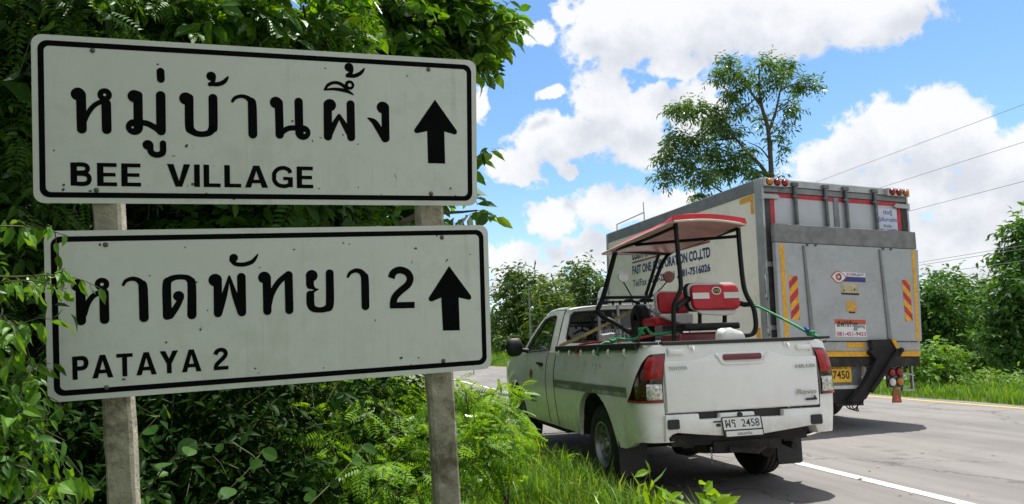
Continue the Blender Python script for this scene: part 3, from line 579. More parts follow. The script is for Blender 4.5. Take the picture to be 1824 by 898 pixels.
# tailgate
t = MB(); t.bx(-.672, .672, .004, .05, .705, 1.236)
tg = t.build('tailgate', M_white, pk, bevel=.008)
def smoothpoly(pts, n=5): return [(q[0], q[1]) for q in catmull(pts, n)]
up_ = [(.668, .712), (.672, 1.095)]+smoothpoly([(.66, 1.106), (.52, 1.106), (.40, 1.110), (.34, 1.124), (.27, 1.150), (.20, 1.160), (0, 1.163), (-.20, 1.160), (-.27, 1.150), (-.34, 1.124), (-.40, 1.110), (-.52, 1.106), (-.66, 1.106)])+[(-.672, 1.095), (-.668, .712)]
t = MB(); t.prism(up_, lambda x, z: (x, -.016-.010*math.sin(min(1, max(0, (z-.712)/.39))*math.pi), z), lambda x, z: (x, .006, z))
t.build('tailgate_panel', M_white, tg, bevel=.010, seg=3, smooth=40)
t = MB(); t.tube([(q[0], -.019, q[1]) for q in smoothpoly([(-.235, 1.150), (-.205, 1.118), (-.185, 1.085), (-.15, 1.072), (0, 1.070), (.15, 1.072), (.185, 1.085), (.205, 1.118), (.235, 1.150)])], .011, 8)
t.build('handle_lip', M_white, tg, smooth=60)
t = MB(); t.prism(rrect(.168, .024, .016, 4, 0, 1.122), lambda x, z: (x, -.032, z), lambda x, z: (x, -.005, z)); t.build('brake_lamp', mat('dark_red_lens', (.16, .012, .018), .18, coat=.5), tg, bevel=.004, smooth=40)
t = MB(); t.bx(-.675, .675, -.010, .055, 1.232, 1.262); t.build('tailgate_cap', M_trim, tg, bevel=.006)
for x0, x1 in ((-.625, -.50), (.50, .625)):
    t = MB(); t.prism(rrect((x1-x0)/2, .018, .015, 4, (x0+x1)/2, 1.178), lambda x, z: (x, -.022, z), lambda x, z: (x, .006, z)); t.tube([((x0 if x0 < 0 else x1), -.008, 1.145), ((x0 if x0 < 0 else x1), -.008, 1.21)], .008, 8); t.build('latch_cover', M_white, tg, bevel=.005, smooth=40)
for x in (-.42, .42):
    t = MB(); t.tube([(x, -.004, 1.215), (x, -.022, 1.20), (x, -.022, 1.178)], .010, 6); t.bx(x-.03, x+.03, -.006, .006, 1.20, 1.228); t.build('rope_hook', M_white, tg, smooth=50)
def tgw(x, z): return (x, -.0272, z)
for wd, x0, z0, x1, z1, bo in (('TOYOTA', -.645, 1.040, -.485, 1.066, .02), ('HILUX', .465, 1.012, .655, 1.040, .02), ('Revo', .455, .800, .632, .842, .015)):
    t = MB(); sh = .22 if wd == 'Revo' else 0
    put_text(t, wd, x0, z0, x1, z1, lambda x, z, s_=sh, b_=z0: (x+s_*(z-b_), -.0285, z), bo); t.build('chrome_lettering', M_chrome, tg, fix=True, solid=-.004)
t = MB(); t.bx(.535, .635, -.031, -.026, .752, .768); t.add([(.605, -.031, .768), (.630, -.031, .768), (.622, -.031, .786), (.612, -.031, .790)], [(0, 1, 2, 3)]); t.build('badge', M_ink, tg)

# tail lamps wrapped round the corners
def lamp_piece(sd, pmin, pmax, zl, zh, off):
    cols = CORNER+[(0, .25)]; P_ = []
    for i in range(len(cols)-1):
        for k in range(4):
            f = k/4; P_.append((cols[i][0]*(1-f)+cols[i+1][0]*f, cols[i][1]*(1-f)+cols[i+1][1]*f))
    rows = []
    for j, (ins, y) in enumerate(P_):
        q = j/len(P_)
        if not pmin <= q <= pmax: continue
        a, b_ = zl(q), zh(q); col = []
        nx = 1-min(1, ins/.12); ny = -1+min(1, y/.1)
        for k in range(9):
            z = a+(b_-a)*k/8; e = off*(1-.75*abs(2*k/8-1)**6); col.append((sd*(xs_at(z)-ins+e*nx), y+e*ny, z))
        rows.append(col)
    m_ = MB(); m_.grid(rows, flip=sd > 0); return m_
def ztop(q): return 1.172-.02*q-.36*sstep(q, .30, 1.0)
for sd in (-1, 1):
    o = lamp_piece(sd, .0, 1.0, lambda q: .792, ztop, .012).build('tail_lamp', M_darklens, pk, smooth=50)
    lamp_piece(sd, .03, .42, lambda q: .960, lambda q: ztop(q)-.015, .020).build('red_lens', M_redlens, o, smooth=50)
    lamp_piece(sd, .03, .36, lambda q: .812, lambda q: .945, .020).build('clear_lens', M_clrlens, o, smooth=50)
    lamp_piece(sd, .03, .9, lambda q: .795, lambda q: .808, .018).build('lower_lens', M_redlens, o, smooth=50)

# rear bumper with plate
bp_ = [(-.692, .698), (-.415, .698), (-.412, .652), (-.236, .652), (-.232, .690), (.062, .690), (.066, .645), (.322, .640), (.325, .690), (.692, .690), (.70, .50), (.63, .485), (.60, .555), (.40, .535), (.14, .510), (-.16, .510), (-.40, .535), (-.60, .56), (-.64, .55), (-.70, .495)]
b = MB(); b.prism(bp_, lambda x, z: (x, -.034+.02*sstep(.60-z, 0, .12), z), lambda x, z: (x, .10, z)); bu = b.build('rear_bumper', M_white, pk, bevel=.009, smooth=30)
for x0, x1 in ((-.41, -.238), (.07, .32)):
    s_ = MB(); s_.bx(x0, x1, .02, .06, .645, .70); s_.build('bumper_slot', M_ink, bu)
for x0, x1, z0, z1 in ((-.682, -.585, .590, .664), (.560, .662, .560, .636)):
    s_ = MB(); s_.prism(rrect((x1-x0)/2, (z1-z0)/2, .012, 3, (x0+x1)/2, (z0+z1)/2), lambda x, z: (x, -.042, z), lambda x, z: (x, -.01, z)); s_.build('step_pad', M_trim, bu, bevel=.004)
s_ = MB(); s_.bx(-.30, -.235, -.038, -.033, .622, .633); s_.bx(-.275, -.24, -.038, -.033, .590, .612); s_.build('tow_mark', M_trim, bu)
s_ = MB(); s_.lathe([(-.05, .0), (-.05, .02), (-.03, .022)], (-.07, 0, .672), 'y', 10); s_.build('camera_eye', M_ink, bu)
pl = MB(); pl.prism(rrect(.172, .078, .012, 3, -.055, .583), lambda x, z: (x+(.583-z)*.1, -.050, z), lambda x, z: (x+(.583-z)*.1, -.036, z)); plo = pl.build('number_plate', M_ink, bu, bevel=.003)
pl = MB(); pl.prism(rrect(.163, .046, .006, 3, -.060, .608), lambda x, z: (x+(.583-z)*.1, -.0525, z), lambda x, z: (x+(.583-z)*.1, -.049, z)); pl.prism(rrect(.158, .020, .005, 3, -.052, .531), lambda x, z: (x+(.583-z)*.1, -.0525, z), lambda x, z: (x+(.583-z)*.1, -.049, z)); pl.build('plate_face', M_plate, plo)
pl = MB(); put_text(pl, '2458', -.066, .579, .088, .638, lambda x, z: (x+(.583-z)*.1, -.0535, z), .006)
def plate_stroke(pts, x0, sc_, w_):
    t_ = MB(); ribbon(t_, [(x, z, w_) for x, z in pts], 0); pl.add([(x0+v[0]*sc_+(.583-(.580+v[2]*.058))*.1, -.0535-abs(v[1]), .580+v[2]*.058) for v in t_.v], t_.f)
for pts in ([(.16, .86)], [(.08, .88), (.08, .04)], [(.08, .04), (.40, .58)], [(.40, .58), (.72, .04)], [(.72, .04), (.72, .96)]): plate_stroke(pts, -.205, .052, .17 if len(pts) > 1 else .30)
for pts in ([(.52, .10)], [(.55, .12), (.55, .50), (.20, .62), (.12, .78), (.22, .93), (.62, .90)]): plate_stroke(pts, -.154, .052, .16 if len(pts) > 1 else .28)
pl.build('plate_lettering', M_ink, plo, fix=False); pl = MB(); put_text(pl, 'ขอนแก่น', -.115, .518, .010, .546, lambda x, z: (x+(.583-z)*.1, -.0535, z), .01); pl.build('plate_lettering', M_ink, plo, fix=False)

# chassis, axle, spare wheel, exhaust, chain, mud flaps
u = MB()
for sd in (-1, 1): u.bx(sd*.40, sd*.50, .12, 5.0, .42, .56)
u.bx(-.60, .60, .10, .22, .44, .53); u.bx(-.25, .35, .08, .2, .38, .46); u.bx(-.66, .66, .25, 5.0, .55, .66); u.tube([(-.62, RARCH, .36), (.62, RARCH, .36)], .055, 12); u.lathe([(-.16, .02), (-.12, .13), (0, .16), (.12, .13), (.16, .02)], (.02, RARCH, .36), 'x', 16)
u.bx(-.78, .78, 2.3, 3.6, .34, .46); u.tube([(.30, .2, .36), (.30, 1.6, .42)], .07, 10); u.tube([(.48, .10, .38), (.52, .8, .44)], .028, 8)
u.tube([(-.14, .05, .40), (.10, .02, .37), (.16, .02, .41)], .02, 6); u.build('chassis', M_under, pk)
u = MB(); u.lathe([(-.09, .20), (-.1, .33), (-.03, .355), (.05, .34), (.09, .2)], (.05, .62, .43), 'z', 24); u.build('spare_wheel', M_tyre, pk, smooth=40)
u = MB()
for k in range(7): u.lathe([(-.004, .008), (0, .011), (.004, .008)], (-.30, .03, .42-k*.018), 'y' if k % 2 else 'x', 8)
u.build('chain', M_steel, pk)
for sd in (-1, 1):
    u = MB(); u.prism([(sd*.60, .56), (sd*.86, .56), (sd*.862, .17), (sd*.84, .155), (sd*.63, .155), (sd*.615, .17)], lambda x, z: (x, .575-.03*(z-.2), z), lambda x, z: (x, .595-.03*(z-.2), z)); u.build('mud_flap', M_trim, pk, bevel=.004)
    for y in (RARCH, FARCH):
        u = MB(); u.grid([[(sd*.46, y+.47*math.cos(a), .40+.44*math.sin(a)), (sd*(.84-nose(y)*.4), y+.47*math.cos(a), .40+.44*math.sin(a))] for a in np.linspace(0, math.pi, 17)]); u.bx(sd*.44, sd*.46, y-.47, y+.47, .40, .80); u.build('wheel_housing', M_under, pk)

def wheel(parent, x, y, z, sd, R=.357, w_=.215, rim=.205):
    t = MB(); a = w_/2
    prof = [(-a*.72, rim), (-a*.95, rim+.03), (-a, rim+.075), (-a*.93, R-.03), (-a*.72, R-.006)]
    for k in range(4): q = -a*.66+k*a*.33*1.32; prof += [(q, R), (q+a*.30, R), (q+a*.33, R-.011), (q+a*.40, R-.011)]
    prof = [p for p in prof if p[0] < a*.7]+[(a*.72, R-.006), (a*.93, R-.03), (a, rim+.075), (a*.95, rim+.03), (a*.72, rim)]
    t.lathe(prof, (0, 0, 0), 'x', 44); o = t.build('wheel', M_tyre, parent, smooth=35); o.location = (x, y, z)
    r = MB(); e = sd*a
    r.lathe([(e*.78, rim+.006), (e*.92, rim+.004), (e*.9, rim-.012), (e*.55, rim-.022), (e*.40, rim-.05), (e*.52, .135), (e*.62, .10), (e*.50, .085), (e*.50, .06), (e*.62, .055), (e*.72, .04), (e*.72, .0)], (0, 0, 0), 'x', 40)
    r.build('rim', M_steel, o, smooth=40)
    h = MB()
    for k in range(12):
        an = 2*math.pi*k/12; h.disc((e*.475+sd*.004, .157*math.cos(an), .157*math.sin(an)), .015, (0, 1, 0), (sd*.25*math.cos(0), 0, 1), 10)
    h.build('rim_hole', M_ink, o, fix=False)
    h = MB()
    for k in range(6):
        an = 2*math.pi*k/6+.3; h.lathe([(e*.5, .011), (e*.62, .011), (e*.66, 0)], (0, .072*math.cos(an), .072*math.sin(an)), 'x', 6)
    h.build('wheel_nut', M_bolt, o)
    return o
for sd in (-1, 1):
    wheel(pk, sd*.722, RARCH, .357, sd); wheel(pk, sd*.72, FARCH, .357, sd)

# cab: lower panels with real gaps
def belt(y): return 1.20-.015*sstep(y, 2.9, 3.9)-.07*sstep(y, 3.9, 4.6)-.20*sstep(y, 4.6, 5.3)
M_ghost = mat('scraped_glue_marks', (.36, .37, .32), .7, var=.2)
for sd in (-1, 1):
    b = MB(); skin(b, [(.004, y) for y in ywindow(2.425, 2.735, 6)], lambda y: belt(y), sd); b.build('cab_corner', M_white, pk, smooth=35)
    b = MB(); skin(b, [(0, y) for y in ywindow(2.745, 3.725, 16)], lambda y: belt(y), sd); d = b.build('door', M_white, pk, smooth=35)
    b = MB(); b.prism([(2.87, 1.04), (3.03, 1.045), (3.05, 1.075), (3.02, 1.10), (2.89, 1.095)], lambda y, z: (sd*(.886), y, z), lambda y, z: (sd*(.872), y, z)); b.build('handle_recess', M_ink, d, bevel=.003)
    b = MB(); b.tube([(sd*.880, 2.865, 1.075), (sd*.912, 2.90, 1.082), (sd*.912, 3.0, 1.078), (sd*.882, 3.05, 1.068)], [.010, .015, .015, .010], 8); b.build('handle', M_trim, d, smooth=50)
    b = MB(); skin(b, [(.002, y) for y in ywindow(3.735, 5.26, 34)], lambda y: belt(y), sd); b.build('front_fender', M_white, pk, smooth=35)
    # greenhouse side frame and window
    def gx(z): return sd*(.842-.012*(z-1.2)-.36*(max(0, z-1.2))**1.15)
    outer = [(2.43, 1.19), (2.75, 1.192), (3.10, 1.192), (3.45, 1.19), (3.74, 1.187), (4.02, 1.178), (3.70, 1.40), (3.42, 1.57), (3.30, 1.625), (3.0, 1.668), (2.72, 1.668), (2.50, 1.655), (2.46, 1.45)]
    inner = [(2.69, 1.235), (2.80, 1.228), (3.10, 1.222), (3.45, 1.214), (3.68, 1.208), (3.80, 1.208), (3.60, 1.36), (3.37, 1.51), (3.23, 1.585), (3.0, 1.612), (2.80, 1.614), (2.735, 1.60), (2.71, 1.42)]
    b = MB(); b.ring([(gx(z), y, z) for y, z in outer], [(gx(z)-sd*.004, y, z) for y, z in inner]); b.ring([(gx(z)-sd*.004, y, z) for y, z in inner], [(gx(z)-sd*.03, y, z) for y, z in inner])
    b.build('door_frame', M_white, d, smooth=30)
    b = MB(); b.add([(gx(z)-sd*.016, y, z) for y, z in inner], [tuple(range(len(inner)))]); b.build('side_window', M_glass, d)
    b = MB(); b.tube([(gx(z)+sd*.001, y, z) for y, z in inner]+[(gx(inner[0][1]), *inner[0])], .008, 6); b.build('window_seal', M_trim, d, smooth=60)
    # door mirror
    b = MB(); rows = []
    for k in range(9):
        q = k/8; w_ = .5*math.sin(math.pi*min(1, .12+.88*(1-abs(2*q-1)**2.6))/2); x = sd*(.90+.225*q)
        rows.append([(x, 3.66+.06*math.cos(a)*(w_*2)+.035, 1.275+.115*math.sin(a)*(w_*2)-.006*k/8) for a in np.linspace(0, 2*math.pi, 21)])
    b.grid(rows); b.add(rows[0][:-1], [tuple(range(20))]); b.add(rows[-1][:-1], [tuple(range(20))]); b.tube([(sd*.82, 3.68, 1.22), (sd*.90, 3.69, 1.23), (sd*.96, 3.69, 1.25)], .028, 8)
    b.build('door_mirror', M_trim, pk, smooth=50)
# roof, rear wall with window, windscreen, bonnet, front
b = MB(); rows = []
for i in range(13):
    y = 2.455+(3.34-2.455)*i/12; zc = 1.722-.05*((i/12-.45)/.55)**2*(.6 if i < 6 else 1.9); row = []
    for k in range(17):
        s_ = -1+2*k/16; x = .672*s_; row.append((x, y, zc-.048*abs(s_)**3.2))
    rows.append(row)
b.grid(rows)
for sd in (-1, 1): b.tube([(sd*.655, 2.47, 1.668), (sd*.66, 2.8, 1.678), (sd*.66, 3.1, 1.672), (sd*.655, 3.32, 1.635)], .022, 8)
b.build('cab_roof', M_white, pk, smooth=40)
def rw(x, z): return (x, 2.425+.075*(z-1.19)/.47, z)
outl = [(x, z) for x, z in [(-.835, 1.0), (-.838, 1.19), (-.70, 1.60), (-.66, 1.668), (-.4, 1.695), (0, 1.703), (.4, 1.695), (.66, 1.668), (.70, 1.60), (.838, 1.19), (.835, 1.0), (0, 1.0)]]
innl = [(x, z) for x, z in [(-.68, 1.30), (-.70, 1.345), (-.625, 1.60), (-.585, 1.632), (-.3, 1.645), (0, 1.648), (.3, 1.645), (.585, 1.632), (.625, 1.60), (.70, 1.345), (.68, 1.30), (0, 1.295)]]
b = MB(); b.ring([rw(*p) for p in outl], [rw(*p) for p in innl]); b.ring([rw(*p) for p in innl], [(q[0], q[1]+.02, q[2]) for q in (rw(*p) for p in innl)])
b.build('cab_rear_wall', M_white, pk, smooth=25)
b = MB(); b.add([(q[0], q[1]+.012, q[2]) for q in (rw(*p) for p in innl)], [tuple(range(12))]); b.build('rear_window', M_glass, pk)
b = MB(); b.tube([(q[0], q[1]-.002, q[2]) for q in (rw(*p) for p in innl+innl[:1])], .010, 6); b.build('window_seal', M_trim, pk, smooth=60)
b = MB(); b.grid([[(x*(.655+(.77-.655)*t_), 3.335+.67*t_, 1.648-.475*t_-.02*abs(x)**2) for x in np.linspace(-1, 1, 9)] for t_ in np.linspace(0, 1, 5)]); b.build('windscreen', glass_mat('windscreen_glass', see=.22), pk, smooth=60)
b = MB(); b.grid([[(x*(.80-nose(y)), y, belt(y)+.015+.055*(1-x*x)*(1-sstep(y, 4.9, 5.3))-.015*abs(x)**4) for x in np.linspace(-1, 1, 13)] for y in np.linspace(4.0, 5.25, 16)]); b.build('bonnet', M_white, pk, smooth=60)
b = MB(); b.grid([[(x*.58, 5.25+.09*(1-x*x), z) for x in np.linspace(-1, 1, 11)] for z in (.42, .6, .8, .95, 1.0)]); b.build('front_bumper', M_white, pk, smooth=60)
b = MB(); b.grid([[(x*.40, 5.262+.09*(1-(x*.4/.58)**2), z) for x in np.linspace(-1, 1, 9)] for z in (.62, .78, .93)]); b.build('grille', M_trim, pk)
for sd in (-1, 1):
    b = MB(); b.prism([(sd*.42, .80), (sd*.60, .86), (sd*.60, .95), (sd*.42, .92)], lambda x, z: (x, 5.325-(abs(x)-.42)*.55, z), lambda x, z: (x, 5.20-(abs(x)-.42)*.55, z)); b.build('headlight', M_clrlens, pk, bevel=.006)
# cabin inside: seats, wheel, floor, inner rear wall
b = MB(); b.bx(-.80, .80, 2.46, 4.0, .55, .62); b.bx(-.72, .72, 3.62, 4.0, .75, 1.15)
for x in (-.38, .38):
    b.box((x, 2.72, 1.08), (.50, .14, .62), Matrix.Rotation(-.15, 3, 'X')); b.box((x, 2.66, 1.46), (.27, .09, .18)); b.bx(x-.26, x+.26, 2.74, 3.22, .70, .86)
b.lathe([(-.012, .175), (0, .187), (.012, .175)], (.38, 3.52, 1.10), 'y', 20); b.build('cabin_interior', M_cabin, pk, bevel=.01)
# window guard bars behind the cab
for x in (-.335, -.105, .30):
    b = MB(); b.bx(x-.016, x+.016, 2.372, 2.40, 1.20, 1.70); b.build('guard_bar', M_steel, pk, bevel=.004)
# decals on the left side
def side(y, z, e=.0025): return (-(xs_at(z)+flare(y, z)-nose(y)+e), y, z)
M_stripe = mat('faded_stripe_decal', (.17, .185, .15), .5, var=.15, vscale=14, dirt=(.36, .37, .33), dscale=3, damt=.3)
M_stripe2 = mat('pale_decal_print', (.50, .51, .46), .5, var=.2)
def decal(y0, y1, z0, z1, m_, nm, parent, e=.0025, k=22):
    b = MB(); b.grid([[side(y, z, e) for z in np.linspace(z0, z1, 4)] for y in np.linspace(y0, y1, k)]); return b.build(nm, m_, parent, smooth=60)
decal(.26, 2.37, .828, .905, M_stripe, 'stripe_decal', pk, k=60)
b = MB(); rg = random.Random(4)
y = 2.24
while y > 1.75: wd = rg.uniform(.012, .03); b.grid([[side(yy_, z, .004) for z in (.835, .868)] for yy_ in (y, y-wd)]); y -= wd+rg.choice((.006, .006, .03))
y = 1.05
while y > .30: wd = rg.uniform(.010, .022); b.grid([[side(yy_, z, .004) for z in (.834, .862)] for yy_ in (y, y-wd)]); y -= wd+rg.choice((.006, .006, .025))
b.grid([[side(yy_, z, .004) for z in (.908, .913)] for yy_ in np.linspace(2.37, .26, 40)]); b.build('stripe_print', M_stripe2, pk, fix=False)
b = MB()
for k in range(46):
    y0 = rg.choice((rg.uniform(1.85, 2.15), rg.uniform(.85, 1.6), rg.uniform(.85, 1.6), rg.uniform(.3, .42))); z0 = rg.uniform(.985, 1.075); h_ = rg.uniform(.018, .055); w_ = rg.uniform(.003, .010); sl_ = rg.uniform(-.01, .02)
    b.grid([[side(y0+a*w_+c_*sl_, z0+c_*h_, .0022+k*.00004) for c_ in (0, 1)] for a in (0, 1)])
b.build('scraped_lettering', M_ghost, pk, fix=False)
M_emb = mat('orange_emblem', (.46, .20, .05), .5, var=.35, vscale=25)
b = MB(); n = 24; b.add([side(3.38+.075*math.cos(2*math.pi*k/n), .945+.058*math.sin(2*math.pi*k/n)) for k in range(n)], [tuple(range(n))]); b.add([side(3.38+.052*math.cos(2*math.pi*k/n), .945+.04*math.sin(2*math.pi*k/n), .004) for k in range(n)], [tuple(range(n))], 1)
b.build('door_emblem', [M_emb, mat('brown_emblem', (.22, .08, .03), .5)], pk, fix=False)
b = MB()
for z, y0, y1 in ((.705, 3.20, 3.52), (.660, 3.22, 3.49), (.612, 3.24, 3.50)):
    y = y1
    while y > y0: wd = rg.uniform(.012, .03); b.grid([[side(q, zz_, .003) for zz_ in (z, z+rg.uniform(.018, .026))] for q in (y, y-wd)]); y -= wd+rg.choice((.005, .005, .018))
b.build('door_lettering', M_stripe, pk, fix=False)

# ------------------------------------------------------------------ the red canopied buggy roped into the pickup bed (same local axes, base on the bed floor)
CO = (0, 1.0, .755)
_rz = Matrix.Rotation(-PKA, 4, 'Z')
def pkw(x, y, z): return Vector((PKX, PKY, 0))+(_rz @ Vector((x, y, z)))
ct = thing('buggy', 'small red and black buggy with a red canopy standing in the pickup bed', 'buggy', pkw(*CO), -PKA)
M_redp = mat('red_gel_coat', (.56, .006, .016), .5, var=.12, coat=.1)
M_cream = mat('canopy_underside', (.50, .23, .21), .38, var=.2, vscale=4, dirt=(.62, .40, .36), dscale=3, damt=.6)
M_rim = mat('cream_edge', (.66, .60, .50), .5)
M_frame = mat('black_tube_paint', (.008, .008, .009), .5, var=.2, spec=.3)
M_seat = mat('red_vinyl', (.48, .010, .018), .45, var=.14, vscale=12, bump=.25, bscale=14)
M_seatw = mat('white_vinyl', (.74, .73, .71), .42, var=.06)
M_silver = mat('silver_plastic', (.52, .52, .53), .35, .2, var=.1)
def B(mb, nm, m_, parent=None, **k): return mb.build(nm, m_, parent or ct, off=CO, **k)
# canopy: from the measured corners, rear edge near the tailgate, nose of the roof over the cab end of the bed
RL, RR, FL, FR = Vector((-.345, .33, 2.285)), Vector((.335, .33, 2.262)), Vector((-.465, 1.80, 2.205)), Vector((.222, 1.80, 2.196))
def canopy(u_, v_, lift=0.):
    a = RL.lerp(RR, u_); b = FL.lerp(FR, u_); p = a.lerp(b, v_); e = (1-abs(2*u_-1)**3.5)*(1-abs(2*min(1, max(0, v_))-1)**6); q = p.copy(); q.z += .030*e+.028*math.sin(math.pi*u_)*(1-v_)*.9+lift; return q
NU, NV = 19, 25
def el_(u_, v_): return .010+.040*max(0, 1-v_/.22)**1.3
k = MB(); k.grid([[canopy(i/(NU-1), j/(NV-1), el_(i/(NU-1), j/(NV-1))+.040*(1-abs(2*i/(NU-1)-1)**4)*(1-abs(2*j/(NV-1)-1)**6)) for i in range(NU)] for j in range(NV)])
skt = [(i/(NU-1), 0) for i in range(NU)]+[(1, j/(NV-1)) for j in range(1, NV)]+[(1-i/(NU-1), 1) for i in range(1, NU)]+[(0, 1-j/(NV-1)) for j in range(1, NV)]
k.grid([[canopy(u_, v_, el_(u_, v_)) for u_, v_ in skt], [canopy(u_, v_, .0)+Vector(((u_-.5)*.02, (v_-.5)*.02, 0)) for u_, v_ in skt]]); cn = B(k, 'canopy', M_redp, smooth=60)
k = MB(); k.grid([[canopy(i/(NU-1), j/(NV-1), -.012) for i in range(NU)] for j in range(NV)]); B(k, 'canopy_underside', M_cream, smooth=60)
edge_ = [canopy(i/14, 0) for i in range(15)]+[canopy(1, j/16) for j in range(1, 17)]+[canopy(1-i/14, 1) for i in range(1, 15)]+[canopy(0, 1-j/16) for j in range(1, 17)]
k = MB(); k.tube([p+Vector((0, 0, -.004)) for p in edge_]+[edge_[0]+Vector((0, 0, -.004))], .0125, 8); B(k, 'canopy_rim', M_rim, smooth=60)
# tube frame
def tub(nm, pts, r, curve=True, m_=None, parent=None, seg=8):
    k = MB(); P_ = catmull(pts, 5) if curve and len(pts) > 2 else pts; k.tube(P_, r, seg); return B(k, nm, m_ or M_frame, parent, smooth=60)
tub('frame_post', [(-.272, .45, 2.285), (-.266, .45, 2.05), (-.259, .45, 1.80), (-.268, .45, 1.70), (-.325, .47, 1.575), (-.335, .48, 1.42), (-.335, .50, 1.20)], .021)
tub('frame_post', [(.330, .45, 2.265), (.331, .45, 2.0), (.338, .45, 1.76), (.360, .45, 1.65), (.418, .45, 1.53), (.430, .45, 1.44), (.426, .45, 1.36), (.398, .46, 1.305), (.33, .50, 1.292), (.25, .60, 1.292)], .022)
WTL, WTR, WBL, WBR = (-.335, 1.74, 2.235), (.226, 1.74, 2.20), (-.462, 1.86, 1.752), (.060, 1.86, 1.745)
tub('windscreen_post', [WTL, (-.40, 1.80, 1.99), WBL, (-.52, 1.88, 1.62), (-.475, 1.86, 1.55), (-.40, 1.78, 1.49), (-.25, 1.70, 1.37), (-.18, 1.62, 1.28)], .027)
tub('roof_rail', [WBR, (.13, 1.80, 1.95), (.205, 1.745, 2.13), (.255, 1.62, 2.205), (.29, 1.2, 2.225), (.32, .7, 2.24), (.33, .45, 2.245)], .021)
tub('roof_rail', [WTL, (-.38, 1.55, 2.215), (-.33, 1.0, 2.225), (-.285, .45, 2.25)], .016)
tub('cross_bar', [(-.36, 1.15, 2.20), (-.1, .8, 2.18), (.325, .45, 2.17)], .015, False)
tub('windscreen_frame', [WTL, WTR], .028, False); tub('windscreen_frame', [WBL, WBR], .021, False); tub('windscreen_frame', [(.150, 1.76, 2.19), (.02, 1.87, 1.76)], .019, False)
tub('windscreen_frame', [(WBL[0]-.02, 1.87, 1.70), (.10, 1.87, 1.70)], .011, False)
k = MB(); k.add([(WTL[0]+.01, 1.745, 2.22), (WTR[0]-.07, 1.745, 2.19), (WBR[0]-.02, 1.862, 1.76), (WBL[0]+.01, 1.862, 1.765)], [(0, 1, 2, 3)])
gm_ = glass_mat('clear_windscreen', (.5, .55, .5), .90); B(k, 'windscreen', gm_)
for x in (-.36, -.28, .0):
    k = MB(); k.box((x, 1.85, 1.69), (.022, .03, .045)); B(k, 'bracket', M_frame, bevel=.004)
# mirrors
k = MB(); k.lathe([(0, .0), (.004, .056), (.020, .060), (.035, .048), (.044, .0)], (-.268, 1.74, 1.955), 'y', 22); mo = B(k, 'mirror', mat('bright_mirror', (.80, .80, .80), .25, .3), smooth=50)
tub('mirror_stem', [(-.258, 1.78, 1.90), (-.20, 1.80, 1.81), (-.155, 1.82, 1.74), (-.15, 1.82, 1.66)], .007, True, None, mo)
k = MB(); k.lathe([(0, 0), (.004, .06), (.022, .064), (.038, .05), (.046, 0)], (.245, 1.74, 1.945), 'y', 22); mo = B(k, 'mirror', mat('brown_mirror_back', (.20, .055, .04), .35), smooth=50)
tub('mirror_stem', [(.235, 1.78, 1.90), (.16, 1.80, 1.82), (.06, 1.82, 1.74), (.02, 1.82, 1.68)], .007, True, None, mo)
# handlebar, column, dash drum and front wheel
tub('handlebar', [(-.02, 1.60, 1.69), (-.08, 1.68, 1.71), (-.16, 1.70, 1.68), (-.24, 1.68, 1.71), (-.32, 1.60, 1.69)], .014)
tub('steering_column', [(-.16, 1.66, 1.69), (-.14, 1.78, 1.30), (-.13, 1.86, .98)], .026, False)
k = MB(); k.lathe([(-.055, .05), (-.06, .12), (-.04, .15), (.04, .15), (.06, .12), (.055, .05)], (-.19, 1.55, 1.50), 'x', 24); k.box((-.17, 1.55, 1.38), (.16, .22, .22)); B(k, 'dash_drum', M_frame, smooth=40)
k = MB(); k.box((-.075, 1.50, 1.46), (.03, .06, .16)); k.box((-.07, 1.50, 1.575), (.04, .05, .03)); B(k, 'control_box', M_silver, bevel=.01)
def cwheel(x, y):
    k = MB(); k.lathe([(-.05, .10), (-.06, .15), (-.045, .20), (0, .21), (.045, .20), (.06, .15), (.05, .10)], (x, y, .965), 'x', 28); o = B(k, 'wheel', M_tyre, smooth=40)
    k = MB(); k.lathe([(-.04, .105), (-.02, .06), (-.04, 0)], (x, y, .965), 'x', 20); k.lathe([(.04, .105), (.02, .06), (.04, 0)], (x, y, .965), 'x', 20); B(k, 'rim', M_steel, o, smooth=40)
cwheel(-.13, 1.90); cwheel(-.26, .66); cwheel(.36, .66)
# floor pan, seat box and seats
k = MB(); k.box((.03, 1.2, 1.04), (.72, 1.30, .07)); B(k, 'floor_pan', M_frame, bevel=.01)
k = MB(); k.prism([(-.28, 1.06), (.36, 1.06), (.34, 1.335), (-.25, 1.335)], lambda x, z: (x, .56, z), lambda x, z: (x, .96, z)); B(k, 'body_shell', mat('dark_red_panel', (.16, .012, .018), .4, coat=.4), bevel=.02)
k = MB(); k.prism(rrect(.285, .24, .06, 5, .045, .74), lambda x, y: (x, y, 1.355), lambda x, y: (x, y, 1.412)); B(k, 'seat_deck', M_frame, bevel=.016, smooth=40)
def cushion(nm, m_, cx, cz, hx, hz, y0, th, r=.05, tilt=.12, bev=.018):
    k = MB(); k.prism(rrect(hx, hz, r, 6, cx, cz), lambda x, z: (x, y0+tilt*(z-cz), z), lambda x, z: (x, y0+th+tilt*(z-cz), z)); return B(k, nm, m_, bevel=bev, seg=3, smooth=50)
cushion('front_backrest', M_seat, -.035, 1.632, .165, .100, 1.06, .08)
cushion('front_backrest_edge', M_silver, -.035, 1.634, .180, .112, 1.10, .05)
k = MB(); k.prism([(-.19, 1.525), (.14, 1.525), (.135, 1.43), (.02, 1.425), (-.10, 1.46), (-.19, 1.50)], lambda x, z: (x, 1.04, z), lambda x, z: (x, 1.10, z)); B(k, 'front_seat_skirt', M_seatw, bevel=.012)
